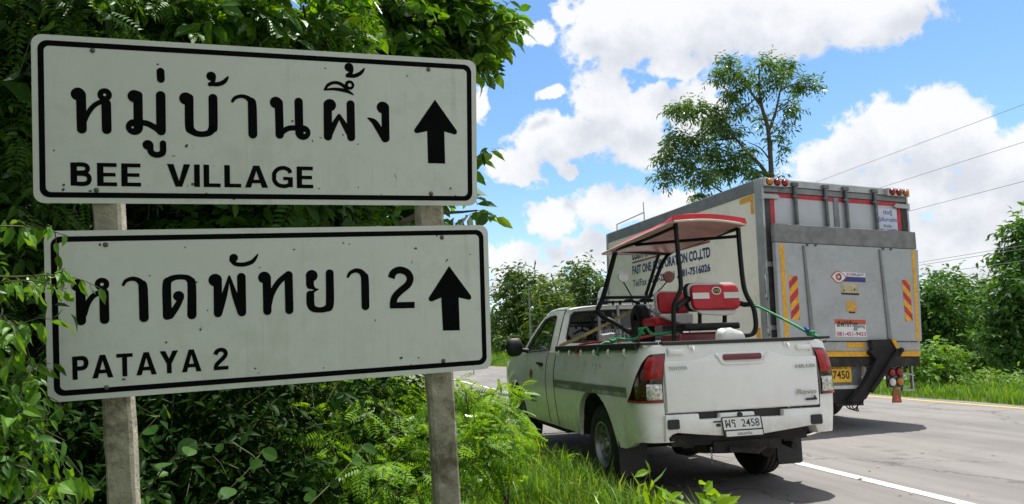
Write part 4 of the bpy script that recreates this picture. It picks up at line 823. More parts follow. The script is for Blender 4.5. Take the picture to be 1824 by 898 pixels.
k = MB(); k.prism(rrect(.20, .20, .05, 4, -.03, 1.30), lambda x, y: (x, y, 1.42), lambda x, y: (x, y, 1.50)); B(k, 'front_seat', M_seat, bevel=.02, smooth=40)
cushion('backrest_shell', M_frame, .135, 1.650, .252, .130, .655, .06, .06)
cushion('backrest_piping', M_silver, .147, 1.652, .246, .126, .640, .03, .06)
bk = cushion('rear_backrest', M_seat, .147, 1.645, .232, .112, .592, .07, .05)
def brf(x, z): return (x, .5885+.12*(z-1.645), z)
for x0, x1 in ((-.083, .078), (.222, .378)):
    k = MB(); k.add([brf(x, z) for x, z in ((x0, 1.630), (x1, 1.630), (x1, 1.684), (x0, 1.684))], [(0, 1, 2, 3)]); B(k, 'white_stripe', M_seatw, bk)
k = MB(); n = 24; k.add([(brf(.152+.047*math.cos(2*math.pi*q/n), 1.700+.036*math.sin(2*math.pi*q/n))[0], brf(0, 1.70)[1]-.002, 1.700+.036*math.sin(2*math.pi*q/n)) for q in range(n)], [tuple(range(n))]); k.add([(.152+.037*math.cos(2*math.pi*q/n), brf(0, 1.70)[1]-.003, 1.700+.027*math.sin(2*math.pi*q/n)) for q in range(n)], [tuple(range(n))], 1)
put_text(k, 'STB', .125, 1.690, .180, 1.711, lambda x, z: (x, brf(0, 1.7)[1]-.004, z), .02, 2)
B(k, 'backrest_emblem', [M_seatw, mat('dark_green_emblem', (.05, .045, .02), .5), mat('gold_print', (.55, .36, .08), .4)], bk, fix=False)
k = MB(); k.prism([(-.06, 1.535), (.36, 1.525), (.34, 1.49), (.22, 1.475), (.0, 1.495)], lambda x, z: (x, .61, z), lambda x, z: (x, .64, z)); B(k, 'seat_skirt', M_seatw, bevel=.01)
tub('arm_rest', [(-.29, .52, 1.545), (-.18, .60, 1.605), (-.08, .67, 1.64)], .030, False); tub('arm_rest', [(.37, .66, 1.60), (.43, .60, 1.575), (.47, .57, 1.57)], [.034, .03, .022], False)
tub('seat_support', [(.245, .64, 1.53), (.245, .66, 1.40)], .020, False); tub('seat_support', [(0, .64, 1.53), (0, .66, 1.40)], .018, False)
# front basket and white carton under the bar
bsk = MB()
for z in (1.30, 1.36, 1.42):
    bsk.tube([(-.40, 1.95, z), (-.10, 1.95, z), (-.10, 2.12, z), (-.40, 2.12, z), (-.40, 1.95, z)], .005, 5)
for x in np.linspace(-.40, -.10, 8): bsk.tube([(x, 1.95, 1.42), (x, 1.95, 1.25), (x, 2.12, 1.25), (x, 2.12, 1.42)], .004, 5)
B(bsk, 'basket', M_chrome, fix=False)

k = MB(); k.prism([(-.505, 1.262), (-.385, 1.262), (-.355, 1.375), (-.49, 1.36)], lambda x, z: (x, 1.84, z), lambda x, z: (x, 1.95, z+.01))
cb_ = k.build('carton', M_silver, None, bevel=.006, off=(-.44, 1.9, 1.262)); cb_.location = pkw(-.44, 1.9, 1.262); cb_.rotation_euler = (0, 0, -PKA)
tag(cb_, 'small pale grey box on the pickup bed edge behind the rear window', 'box')

# ropes, straps, bag
def world_tube(name, pts, r, m_, label, cat, curve=True, seg=6, group=None, flat=False):
    P_ = [pkw(*p) for p in pts]; o = P_[0].copy(); P_ = [tuple(p-o) for p in P_]
    if curve and len(P_) > 2: P_ = catmull(P_, 6)
    k = MB(); k.tube(P_, r, seg); ob = k.build(name, m_, None, smooth=60); ob.location = o; return tag(ob, label, cat, group)
M_green = mat('green_rope', (.015, .26, .085), .6, var=.4, vscale=60); M_yel = mat('yellow_strap_webbing', (.50, .41, .16), .75, var=.2, vscale=40, dirt=(.25, .2, .12), damt=.6)
M_redrope = mat('red_rope', (.50, .05, .05), .7, var=.3, vscale=60); M_blue = mat('blue_cord', (.03, .09, .42), .6, var=.3)
A_, B_ = Vector((-.845, 2.26, 1.262)), Vector((-.20, 1.72, 1.60)); k = MB(); rows = []
for q in np.linspace(0, 1, 18):
    p = A_.lerp(B_, q); p.z -= .012*math.sin(math.pi*q); tw = .5*q; rows.append([p+Vector((0, -math.sin(tw)*.018, math.cos(tw)*.018)), p-Vector((0, -math.sin(tw)*.018, math.cos(tw)*.018))])
rows2 = [[q_+Vector((.002, -.003, 0)) for q_ in r_] for r_ in rows]
k.grid(rows); k.grid(rows2, flip=True); st = k.build('tie_down_strap', M_yel, None, off=tuple(A_), smooth=60); st.location = pkw(*A_); st.rotation_euler = (0, 0, -PKA); tag(st, 'flat yellow strap running from the bed rail up to the buggy frame', 'strap')
rg = random.Random(9)
def squiggle(c, n, s_): return [(c[0]+rg.uniform(-s_, s_), c[1]+rg.uniform(-s_, s_), c[2]+rg.uniform(-s_*.5, s_)) for _ in range(n)]
world_tube('green_rope', [(-.87, .98, 1.16), (-.85, .96, 1.24), (-.80, .95, 1.275)]+squiggle((-.74, .95, 1.285), 5, .035)+[(-.55, .85, 1.30), (-.50, .82, 1.35)]+squiggle((-.49, .82, 1.36), 7, .045)+[(-.40, .78, 1.335), (-.25, .70, 1.345), (-.10, .66, 1.37), (.0, .66, 1.36)], .0125, M_green, 'bright green knotted rope across the pickup rail left of the seat deck', 'rope', group='green tie-down ropes')
world_tube('green_rope', [(.46, .57, 1.565)]+squiggle((.475, .55, 1.56), 5, .018)+[(.50, .48, 1.535), (.56, .32, 1.45), (.62, .16, 1.36), (.66, .08, 1.305)]+squiggle((.675, .05, 1.285), 6, .03)+[(.70, .03, 1.27), (.735, .02, 1.262)], .011, M_green, 'green rope stretched from the seat end down to the tailgate corner', 'rope', group='green tie-down ropes')
world_tube('blue_cord', squiggle((.655, .06, 1.315), 9, .024), .009, M_blue, 'small blue cord knotted round the green rope by the tailgate', 'cord')
world_tube('red_rope', [(-.86, 1.62, 1.18), (-.845, 1.60, 1.255), (-.80, 1.55, 1.272), (-.72, 1.40, 1.285), (-.60, 1.15, 1.29), (-.45, .95, 1.31), (-.30, .85, 1.34)], .012, M_redrope, 'red rope lying along the top of the left bed rail', 'rope')
k = MB(); rows = []; rgb_ = random.Random(12)
prof_ = [(0, .94), (.10, 1.0), (.45, .97), (.80, .90), (.94, .80), (1.0, .58), (1.0, .0)]
for h_, s_ in prof_:
    row = []
    for a in np.linspace(0, 2*math.pi, 29):
        cx_, cy_ = math.copysign(abs(math.cos(a))**.35, math.cos(a)), math.copysign(abs(math.sin(a))**.35, math.sin(a)); top = .092-.028*max(0, cx_)+.008*math.sin(3*a)
        row.append(Vector((.112*s_*cx_+.008*h_*math.sin(5*a), .07*s_*cy_+.006*math.sin(4*a+1), top*h_)))
    rows.append(row)
k.grid(rows); bg_ = k.build('plastic_bag', mat('white_plastic_bag', (.82, .82, .80), .5, var=.03, bump=.6, bscale=26), None, smooth=38); bg_.location = pkw(-.012, .13, 1.2565); bg_.rotation_euler = (0, 0, .05)
tag(bg_, 'crumpled white plastic bag on the tailgate edge under the buggy seat', 'bag')
for (x, y, z, sx_, sy_, sz_) in ((.0, .40, .755, .30, .10, .42), ):
    k = MB(); k.prism(rrect(.30, .21, .05, 4, -.02, .975), lambda x, z: (x, .34, z), lambda x, z: (x, .46, z)); B(k, 'rear_bumper_box', M_frame, bevel=.02)

# ------------------------------------------------------------------ the box truck (local: x right, y forward, z up, rear doors at y = 0)
TKX, TKY, TKA = 6.685, 8.957, -.10865
tk = thing('box_truck', 'large white box truck with a folded grey tail lift standing ahead of the pickup', 'truck', (TKX, TKY, 0), -TKA)
tk.matrix_basis = Matrix.Translation((TKX, TKY, .01)) @ Matrix.Rotation(-TKA, 4, 'Z') @ Matrix.Rotation(math.radians(1.9), 4, 'Y') @ Matrix.Translation((-.113, 0, 0))
M_cream2 = mat('cream_box_panel', (.79, .78, .69), .45, var=.04, vscale=2, dirt=(.46, .45, .38), dscale=1.1, damt=.35)
M_alu = mat('dull_aluminium', (.42, .435, .45), .42, .55, var=.13, vscale=3, dirt=(.28, .28, .28), dscale=1.6, damt=.4, bump=.1, bscale=90)
M_alud = mat('dark_aluminium_frame', (.24, .25, .26), .5, .45, var=.2, dirt=(.10, .10, .09), damt=.6)
M_lift = mat('scuffed_lift_plate', (.41, .425, .445), .5, .3, var=.08, vscale=1.6, dirt=(.30, .31, .315), dscale=1.4, damt=.5)
M_liftd = mat('rough_lift_flap', (.215, .22, .222), .7, .2, var=.2, vscale=6, bump=.2, bscale=120)
M_bar = mat('lock_bar_steel', (.13, .14, .145), .45, .5, var=.3)
M_redt = mat('red_reflective_tape', (.46, .025, .04), .4, var=.25, vscale=20)
M_yelt = mat('yellow_reflective_tape', (.72, .37, .02), .4, var=.18, vscale=20)
M_navy = mat('navy_lettering', (.018, .03, .15), .45); M_brown = mat('brown_lettering_line', (.24, .055, .02), .5); M_bluet = mat('blue_lettering', (.03, .06, .42), .5)
M_amber = mat('amber_lens', (.52, .19, .02), .2, coat=.2); M_redl = mat('red_marker_lens', (.30, .012, .012), .2, coat=.2); M_whl = mat('white_lens', (.66, .66, .62), .15, coat=.5)
TL, TR, TB, TT, TFR = -1.235, 1.285, .985, 3.40, 4.82
def K(mb, nm, m_, parent=None, **k): return mb.build(nm, m_, parent or tk, **k)
b = MB(); b.bx(TL, TR, .07, TFR, TB, TT-.035); box_ = K(b, 'cargo_box', M_cream2, bevel=.006)
for sd, x in ((-1, TL), (1, TR)):
    b = MB(); b.bx(x-.012, x+.012, .11, TFR, TT-.185, TT-.01); K(b, 'top_rail', M_alud, bevel=.004)
    b = MB(); b.bx(x-.012, x+.012, .11, TFR, TB-.06, TB+.06); K(b, 'bottom_rail', M_alud, bevel=.004)
    b = MB(); b.bx(x-.016, x+.016-.0, -.03, .14, TB, TT-.02); K(b, 'corner_post', M_alu, bevel=.005)
    b = MB(); b.bx(x-.016, x+.016, TFR-.05, TFR+.02, TB, TT-.01); K(b, 'corner_post', M_alu, bevel=.005)
b = MB(); b.bx(TL-.01, TR+.01, .0, TFR+.01, TT-.03, TT); K(b, 'roof', M_alu, bevel=.006)
b = MB(); b.bx(TL, TR, -.035, .07, TT-.11, TT-.015); K(b, 'rear_header', M_alu, bevel=.006)
b = MB(); b.bx(TL+.01, TR-.01, -.018, .06, TT-.195, TT-.115); K(b, 'door_frame', M_alud, bevel=.004)
for x0, x1 in ((TL+.02, TL+.115), (TR-.115, TR-.02)):
    b = MB(); b.bx(x0, x1, -.016, .06, TB, TT-.2); K(b, 'door_frame', mat('shade_dark_gap', (.05, .05, .05), .7, var=.4), bevel=.004)  # near-black frame colour paints in the shade of the door gap
# doors and everything on them
for x0, x1 in ((TL+.12, -.035), (.035, TR-.12)):
    b = MB(); b.bx(x0, x1, -.008, .05, TB+.05, TT-.205); d = K(b, 'rear_door', mat('door_skin_grey', (.47, .485, .52), .4, .25, var=.07, vscale=2), bevel=.008)
    b = MB(); b.bx(x0, x1, -.011, -.0085, TT-.265, TT-.205); K(b, 'red_tape', M_redt, d)
    xo = x0 if x0 < 0 else x1-.07
    b = MB(); b.bx(xo, xo+.07, -.0115, -.0085, TB+.2, TT-.27); K(b, 'red_tape', M_redt, d)
b = MB(); b.bx(-.045, .040, -.022, .02, TB+.05, TT-.205); K(b, 'centre_strip', M_alud, bevel=.004)
for x in (-.72, -.20, .145, .665):
    b = MB(); b.tube([(x+.012*(0 if x < 0 else 1), -.045, TT-.06), (x+.02, -.045, 2.3), (x+.03, -.045, TB+.1)], .026, 10); rod = K(b, 'lock_bar', M_bar, smooth=50)
    b = MB(); b.bx(x-.05, x+.05, -.075, -.02, TT-.10, TT-.045); K(b, 'bar_keeper', M_bar, rod, bevel=.006); b = MB(); b.bx(x-.04, x+.05, -.065, -.02, TT-.255, TT-.22); K(b, 'bar_keeper', M_bar, rod, bevel=.006)
for sd, x in ((-1, TL), (1, TR)):
    for z in (TT-.265, 2.2, 1.35):
        b = MB(); b.prism([(x-sd*-.01, z-.03), (x-sd*.22, z-.03), (x-sd*.27, z), (x-sd*.22, z+.035), (x-sd*-.01, z+.035)], lambda xx, zz: (xx, -.045, zz), lambda xx, zz: (xx, -.018, zz)); b.tube([(x+sd*.012, -.03, z-.05), (x+sd*.012, -.03, z+.05)], .022, 8); K(b, 'hinge', M_alu, bevel=.004)
# marker lamp clusters
for x0, cols in ((TL+.0, (M_amber, M_redl, M_redl)), (TR-.395, (M_redl, M_redl, M_amber))):
    b = MB(); b.bx(x0, x0+.395, -.085, -.036, TT-.125, TT-.012); h = K(b, 'marker_lamp', M_silver, bevel=.006)
    for i, m_ in enumerate(cols):
        b = MB(); b.lathe([(-.128, 0), (-.125, .022), (-.112, .038), (-.085, .046)], (x0+.072+i*.126, 0, TT-.068), 'y', 18); K(b, 'lens', m_, h, smooth=50)
        b = MB(); b.lathe([(-.086, .046), (-.095, .052), (-.0855, .056)], (x0+.072+i*.126, 0, TT-.068), 'y', 18); K(b, 'bezel', M_ink, h, smooth=50)
# blue Thai notice on the right-hand door
def dr(x, z): return (x, -.0135, z)
b = MB(); b.bx(.735, 1.090, -.0125, -.009, 2.50, 3.09); nt_ = K(b, 'notice', mat('pale_notice', (.58, .62, .70), .4, var=.05))
b = MB()
for s_, x0, x1, z0, z1 in (('ต่อตู้', .84, 1.0, 2.985, 3.075), ('ตู้เย็นการช่าง', .745, 1.085, 2.880, 2.965), ('ติดต่อ', .83, .98, 2.815, 2.86), ('081-6687871', .76, 1.075, 2.745, 2.79), ('081-6685701', .76, 1.075, 2.675, 2.72)): put_text(b, s_, x0, z0, x1, z1, dr, .02)
K(b, 'notice_lettering', M_bluet, nt_, fix=False)
# tail lift, folded up: flap, plate, two tapered ribs, tape, signs
b = MB(); b.bx(-1.178, 1.262, -.150, -.085, 2.490, 2.742); b.bx(-1.17, 1.255, -.085, -.06, 2.5, 2.7); lf = K(b, 'lift_flap', M_liftd, bevel=.008)
b = MB(); b.prism([(-1.185, 1.175), (1.20, 1.175), (1.268, 2.482), (-1.185, 2.482)], lambda x, z: (x, -.165, z), lambda x, z: (x, -.09, z)); lp = K(b, 'lift_plate', M_lift, bevel=.008)
for x, sg in ((-.735, 1), (.565, 1)):
    b = MB(); b.prism([(x-.020, 2.455), (x+.012, 2.455), (x+.085, 1.20), (x+.02, 1.20)], lambda xx, zz: (xx, -.185, zz), lambda xx, zz: (xx, -.160, zz)); K(b, 'lift_rib', M_alud, lp, bevel=.004)
    b = MB(); b.prism([(x+.022, 2.445), (x+.30, 2.445), (x+.30, 1.20), (x+.095, 1.20)], lambda xx, zz: (xx, -.168, zz), lambda xx, zz: (xx, -.160, zz)); K(b, 'lift_rib', M_lift, lp, bevel=.004)
    for q in (.06, .20):
        b = MB(); b.lathe([(-.19, 0), (-.186, .014), (-.165, .018)], (x+q, 0, 2.468), 'y', 8); K(b, 'bolt', M_bolt, lp)
def lpf(x, z, e=.0025): return (x, -.165-e, z)
for x0, x1 in ((-1.125, -1.055), (1.145, 1.205)):
    b = MB(); dx_ = .05 if x0 > 0 else 0; b.add([lpf(x0, 2.458), lpf(x1, 2.458), lpf(x1-dx_, 1.19), lpf(x0-dx_, 1.19)], [(0, 1, 2, 3)]); K(b, 'yellow_tape', M_yelt, lp)
for x0, x1, sg in ((-1.005, -.865, -1), (.925, 1.060, 1)):
    z0, z1, n = 1.455, 2.035, 4; b = MB()
    import itertools
    stripe = (z1-z0)/2.9; wx = x1-x0; z = z0-stripe*2; i = 0
    while z < z1+stripe:
        q = []
        for (xx, zz) in ((x0, z+(stripe*.5*.9 if sg < 0 else 0)*0), (x1, z+0), (x1, z+stripe/2), (x0, z+stripe/2)): q.append((xx, zz+(wx*.95*((xx-x0)/wx) if sg < 0 else wx*.95*((x1-xx)/wx))))
        def clip(P_, f, lim):
            o = []
            for a_, c_ in zip(P_, P_[1:]+P_[:1]):
                ia, ic = f*(a_[1]-lim) >= 0, f*(c_[1]-lim) >= 0
                if ia: o.append(a_)
                if ia != ic: t_ = (lim-a_[1])/(c_[1]-a_[1]); o.append((a_[0]+t_*(c_[0]-a_[0]), lim))
            return o
        q = clip(clip(q, 1, z0), -1, z1) if True else q
        if len(q) >= 3: b.add([lpf(*p) for p in q], [tuple(range(len(q)))], i % 2)
        z += stripe/2; i += 1
    K(b, 'hazard_board', [M_redt, M_yelt], lp, fix=False)
# stickers on the lift plate
b = MB(); b.add([lpf(x, z) for x, z in ((-.17, 2.055), (.275, 2.050), (.275, 2.110), (-.17, 2.115))], [(0, 1, 2, 3)]); b.add([lpf(x, z) for x, z in ((-.17, 1.985), (.275, 1.980), (.275, 2.049), (-.17, 2.054))], [(0, 1, 2, 3)], 1)
eye = [(-.315, 2.045), (-.25, 2.10), (-.19, 2.125), (-.12, 2.10), (-.055, 2.045), (-.12, 1.985), (-.19, 1.96), (-.25, 1.985)]
ey = [q[:2] for q in catmull(eye+[eye[0]], 4)][:-1]
def sc_(k_): return [(-.187+(x+.187)*k_, 2.044+(z-2.044)*k_) for x, z in ey]
b.add([lpf(x, z, .004) for x, z in sc_(1.0)], [tuple(range(len(ey)))], 2); b.add([lpf(x, z, .005) for x, z in sc_(.86)], [tuple(range(len(ey)))], 0)
for r_, mi, e in ((.052, 1, .006), (.034, 2, .007), (.016, 0, .008)): b.disc(lpf(-.187, 2.044, e), r_, (1, 0, 0), (0, 0, 1), 18, mi)
b.add([lpf(-.187+.052*math.cos(a), 2.044+.052*math.sin(a), .0065) for a in np.linspace(math.pi/2, 3*math.pi/2, 12)], [tuple(range(12))], 3)
put_text(b, 'EYE', -.045, 2.064, .065, 2.100, lambda x, z: lpf(x, z, .005), .02, 2); put_text(b, 'PLEXT', .07, 2.064, .255, 2.100, lambda x, z: lpf(x, z, .005), .02, 1)
K(b, 'maker_sticker', [M_plate, mat('navy_sticker', (.035, .035, .20), .4), mat('red_sticker', (.50, .05, .06), .4), mat('orange_sticker', (.62, .22, .06), .4)], lp, fix=False)
b = MB(); b.add([lpf(x, z) for x, z in ((-.150, 1.825), (.140, 1.820), (.140, 1.955), (-.150, 1.960))], [(0, 1, 2, 3)]); b.add([lpf(x, z, .004) for x, z in ((-.155, 1.805), (.145, 1.800), (.145, 1.826), (-.155, 1.830))], [(0, 1, 2, 3)], 1); b.disc(lpf(.075, 1.875, .004), .013, (1, 0, 0), (0, 0, 1.4), 8, 1); b.disc(lpf(-.11, 1.865, .004), .012, (1.6, 0, 0), (0, 0, .8), 8, 1)
K(b, 'load_label', [mat('tan_label', (.48, .40, .25), .5, var=.25, vscale=20), M_ink], lp, fix=False)
b = MB(); b.add([lpf(x, z) for x, z in ((-.082, 1.575), (.082, 1.570), (.085, 1.712), (-.080, 1.716))], [(0, 1, 2, 3)]); b.add([lpf(x, z, .004) for x, z in ((-.05, 1.552), (.055, 1.550), (.055, 1.572), (-.05, 1.574))], [(0, 1, 2, 3)], 1); K(b, 'orange_label', [mat('orange_label_print', (.62, .33, .06), .5, var=.2, vscale=30), M_ink], lp, fix=False)
b = MB(); b.add([lpf(x, z) for x, z in ((-.300, 1.232), (.222, 1.228), (.222, 1.395), (-.300, 1.400))], [(0, 1, 2, 3)]); b.add([lpf(x, z) for x, z in ((-.300, 1.401), (.222, 1.396), (.222, 1.462), (-.300, 1.466))], [(0, 1, 2, 3)], 1)
put_text(b, 'ลิฟท์ท้าย', -.275, 1.365, .065, 1.452, lambda x, z: lpf(x+(z-1.36)*.25, z, .004), .03, 2); put_text(b, '081-451-9433', -.280, 1.242, .210, 1.298, lambda x, z: lpf(x, z, .004), .02, 3)
b.add([lpf(x, z, .0045) for x, z in ((.00, 1.315), (.07, 1.315), (.075, 1.345), (.16, 1.360), (.20, 1.330), (.205, 1.385), (.06, 1.392), (.015, 1.36))], [tuple(range(8))], 4)
K(b, 'repair_sticker', [M_plate, mat('red_orange_band', (.50, .09, .04), .5), M_ink, mat('magenta_print', (.42, .02, .12), .5), mat('grey_blue_print', (.22, .29, .36), .5)], lp, fix=False)
# left side of the door gap: handles
for z in (1.9, 1.42):
    b = MB(); b.tube(catmull([(TL-.018, -.02, z+.17), (TL-.05, -.05, z+.12), (TL-.055, -.055, z), (TL-.05, -.05, z-.12), (TL-.018, -.02, z-.17)], 5), .012, 8); K(b, 'grab_handle', M_chrome, smooth=60)
# beam with tape, lift arm, plate frame, lamps
TR2 = 1.16; b = MB(); b.bx(TL, TR2, -.14, .05, 1.035, 1.165); bm_ = K(b, 'rear_beam', mat('pale_beam', (.42, .43, .42), .5, .2, dirt=(.2, .2, .19), damt=.5), bevel=.008)
b = MB(); b.bx(-1.2, .30, -.155, -.141, .965, 1.034); K(b, 'yellow_tape', M_yelt, bm_); b = MB(); b.bx(.80, TR2, -.155, -.141, .965, 1.034); K(b, 'yellow_tape', M_yelt, bm_)
b = MB(); b.bx(-.10, .21, -.144, -.1405, 1.085, 1.152); K(b, 'yellow_reflector', M_yelt, bm_)
b = MB(); b.bx(TL, TR2, -.14, .1, .830, .962); K(b, 'under_beam', M_under, bevel=.006)
M_black = mat('greasy_black_steel', (.010, .0095, .009), .8, var=.4, bump=.4, bscale=30)
b = MB(); b.prism([(.30, 1.02), (.44, 1.12), (.62, 1.13), (.74, 1.08), (.78, 1.0), (.70, .93), (.56, .83), (.42, .69), (.30, .55), (.17, .40), (.02, .35), (-.10, .37), (.06, .50), (.20, .64), (.32, .80), (.40, .92)], lambda x, z: (x, -.24, z), lambda x, z: (x, -.14, z)); ar = K(b, 'lift_arm', M_black, bevel=.012); ar.location.x = -.10
b = MB(); b.prism([(-.85, .52), (.14, .52), (.10, .36), (-.10, .335), (-.85, .36)], lambda x, z: (x, -.12, z), lambda x, z: (x, .30, z)); K(b, 'under_run_bar', M_black, bevel=.01)
b = MB(); b.prism([(.34, 1.19), (.72, 1.20), (.80, 1.03), (.60, 1.00), (.36, 1.05)], lambda x, z: (x, -.235, z), lambda x, z: (x, -.15, z)); K(b, 'arm_bracket', M_under, ar, bevel=.006)
b = MB(); b.tube([(.76, -.27, 1.02), (.76, -.12, 1.02)], .055, 12); b.lathe([(-.30, 0), (-.295, .03), (-.27, .04)], (.80, 0, 1.05), 'y', 10); b.tube([(.70, -.27, 1.0), (.50, -.28, .78), (.24, -.26, .50)], .030, 8); K(b, 'lift_ram', M_black, ar, smooth=40)
b = MB(); b.prism([(.655, 1.195), (.72, 1.195), (.78, 1.09), (.73, 1.07)], lambda x, z: (x, -.262, z), lambda x, z: (x, -.25, z)); K(b, 'yellow_tape', M_yelt, ar)
for k_ in range(3):
    b = MB(); b.tube(catmull([(-.16+.05*k_, -.2, .40), (-.12+.05*k_, -.2, .30-.01*k_), (-.02+.04*k_, -.2, .27-.012*k_), (.05, -.2, .31), (.10+.03*k_, -.2, .38)], 5), .008, 6); K(b, 'hose', M_black, ar)
b = MB(); b.bx(-.66, .25, -.10, -.05, .53, .575); b.bx(.20, .25, -.10, -.05, .575, .83); K(b, 'plate_frame', mat('white_frame_paint', (.62, .62, .60), .5, dirt=(.3, .3, .28)), bevel=.005)
b = MB(); b.bx(-.66, .20, -.05, -.03, .575, .83); K(b, 'plate_backing', M_alud)
b = MB(); b.prism(rrect(.26, .115, .015, 3, -.255, .735), lambda x, z: (x, -.075, z), lambda x, z: (x, -.06, z)); np_ = K(b, 'number_plate', mat('yellow_plate', (.80, .47, .02), .4, var=.06), bevel=.003)
b = MB(); put_text(b, '72-7450', -.50, .665, -.03, .775, lambda x, z: (x, -.0775, z), .018); put_text(b, 'THAILAND 16', -.44, .800, -.06, .832, lambda x, z: (x, -.0775, z), .01); K(b, 'plate_lettering', M_ink, np_, fix=False)
b = MB(); b.bx(.60, .875, -.10, -.06, .535, .825); tl_ = K(b, 'tail_lamp', mat('grey_lamp_plate', (.10, .105, .105), .5, .3), bevel=.01)
for x, z, m_ in ((.668, .745, M_redl), (.802, .752, M_redl), (.668, .612, M_whl), (.802, .618, M_amber)):
    b = MB(); b.lathe([(-.145, 0), (-.140, .03), (-.125, .052), (-.10, .058)], (x, 0, z), 'y', 20); K(b, 'lens', m_, tl_, smooth=50)
    b = MB(); b.lathe([(-.10, .058), (-.118, .062), (-.10, .066)], (x, 0, z), 'y', 20); K(b, 'bezel', M_ink, tl_, smooth=50)
b = MB(); b.tube([(.73, -.08, .53), (.73, -.08, .46)], .02, 8); b.prism([(.645, .33), (.81, .33), (.78, .52), (.68, .52)], lambda x, z: (x, -.11, z), lambda x, z: (x, -.09, z)); tr_ = K(b, 'reflector', mat('red_brown_plate', (.30, .09, .05), .5), bevel=.006)
b = MB(); b.add([(.685, -.1125, .352), (.772, -.1125, .352), (.728, -.1125, .45)], [(0, 1, 2)]); K(b, 'warning_triangle', mat('orange_reflector', (.55, .12, .05), .3), tr_)
for x in (.95, 1.13):
    b = MB(); b.bx(x-.012, x+.012, -.02, .02, .48, .98); K(b, 'guard_bar', M_alu)
for z in (.495, .71):
    b = MB(); b.bx(.93, 1.15, -.018, .018, z-.012, z+.012); K(b, 'guard_bar', M_alu)
# chassis, wheels, flaps
b = MB()
for x in (-.42, .42): b.bx(x-.05, x+.05, .1, 6.2, .70, .95)
b.tube([(-.9, 1.75, .46), (.9, 1.75, .46)], .10, 12); b.lathe([(-.22, .03), (-.16, .18), (0, .22), (.16, .18), (.22, .03)], (0, 1.75, .46), 'x', 16); b.bx(TL+.1, TR-.1, .2, 4.7, .93, .985); b.bx(-.7, -.4, 2.4, 3.3, .5, .85); b.bx(.45, 1.0, 2.5, 3.3, .45, .85)
K(b, 'chassis', M_under)
for sd in (-1, 1):
    wheel(tk, .03+sd*1.03, 1.75, .475, sd, .475, .24, .26); wheel(tk, .03+sd*.75, 1.75, .475, sd, .475, .24, .26); wheel(tk, .03+sd*1.0, 5.55, .475, sd, .475, .22, .26)
    b = MB(); b.bx(.03+sd*.62, .03+sd*1.15, .98, 1.0, .22, .90); K(b, 'mud_flap', M_trim)
    b = MB(); b.bx(.03+sd*1.18, .03+sd*1.2, 2.6, 4.6, .5, .54); b.bx(.03+sd*1.18, .03+sd*1.2, 2.6, 4.6, .75, .79); K(b, 'side_guard', M_alu)
# side lettering (left wall) and corner marker; u runs from front to rear
def lw(y, z): return (TL-.004, y, z)
def side_text(s_, y0, y1, z0, z1, m_, nm, bold=.02):
    b = MB(); put_text(b, s_, 0, z0, 1, z1, lambda x, z: lw(y0+(y1-y0)*x, z), bold); K(b, nm, m_, box_, fix=False)
side_text('บริษัท ฟาสท์ วัน คอร์ปอเรชั่น จำกัด', 3.79, 1.27, 2.735, 3.00, M_navy, 'thai_lettering', .035)
b = MB(); b.add([lw(3.79, 2.675), lw(1.27, 2.692), lw(1.27, 2.722), lw(3.79, 2.705)], [(0, 1, 2, 3)]); K(b, 'lettering_line', M_brown, box_, fix=False)
side_text('FAST ONE CORPORATION CO.,LTD', 3.80, 1.275, 2.440, 2.632, M_navy, 'company_lettering', .036)
side_text('Tel/Fax :', 3.79, 3.20, 2.240, 2.368, M_navy, 'telephone_lettering', .012); side_text('035-220631 , 081-7516026', 3.10, 1.29, 2.232, 2.378, M_navy, 'telephone_lettering', .034)
b = MB(); b.add([lw(.49, 3.30-.11), lw(.18, 3.30-.10), lw(.18, 3.185-.1+.04), lw(.49, 3.185-.1+.03)], [(0, 1, 2, 3)]); b.add([lw(.245, 3.12), lw(.18, 3.12), lw(.18, 2.93), lw(.245, 2.93)], [(0, 1, 2, 3)]); K(b, 'corner_marker', M_yelt, box_, fix=False); b = MB(); b.add([lw(.27, 1.36), lw(.18, 1.36), lw(.18, 1.12), lw(.27, 1.12)], [(0, 1, 2, 3)]); b.f = b.f[:]; K(b, 'corner_marker', M_yelt, box_, fix=False)
# cab in front of the box, with windows, mirrors, roof bars
b = MB(); prof = [(4.98, .62), (6.25, .62), (6.36, .95), (6.33, 1.50), (6.05, 2.36), (5.9, 2.44), (5.05, 2.44), (4.98, 2.38)]
b.prism(prof, lambda y, z: (-.90, y, z), lambda y, z: (1.02, y, z)); cbm = K(b, 'cab', mat('white_cab_paint', (.78, .78, .76), .35, var=.03, coat=.5), bevel=.05, smooth=30)
for x, sd in ((-.904, -1), (1.024, 1)):
    b = MB(); b.prism([(5.35, 1.55), (6.15, 1.52), (5.95, 2.22), (5.35, 2.24)], lambda y, z: (x, y, z), lambda y, z: (x-sd*.02, y, z)); K(b, 'side_window', M_glass, cbm, bevel=.01)
    b = MB(); b.tube([(x, 6.0, 2.2), (x+sd*.14, 6.12, 2.2), (x+sd*.15, 6.14, 1.7), (x, 6.2, 1.5)], .015, 8); b.box((x+sd*.15, 6.13, 1.95), (.16, .06, .30)); K(b, 'mirror', M_trim, cbm, bevel=.01)
    b = MB(); b.bx(x-.03, x+.03, 5.25, 6.0, .5, .62); K(b, 'step', M_trim, cbm)
b = MB(); b.prism([(-.80, 1.58), (.92, 1.58), (.86, 2.26), (-.74, 2.26)], lambda x, z: (x, 6.345-(z-1.5)*.325, z), lambda x, z: (x, 6.28-(z-1.5)*.325, z)); K(b, 'windscreen', M_glass, cbm, bevel=.01)
b = MB(); b.bx(-.9, 1.02, 6.2, 6.46, .42, .72); K(b, 'front_bumper', M_trim, bevel=.03)
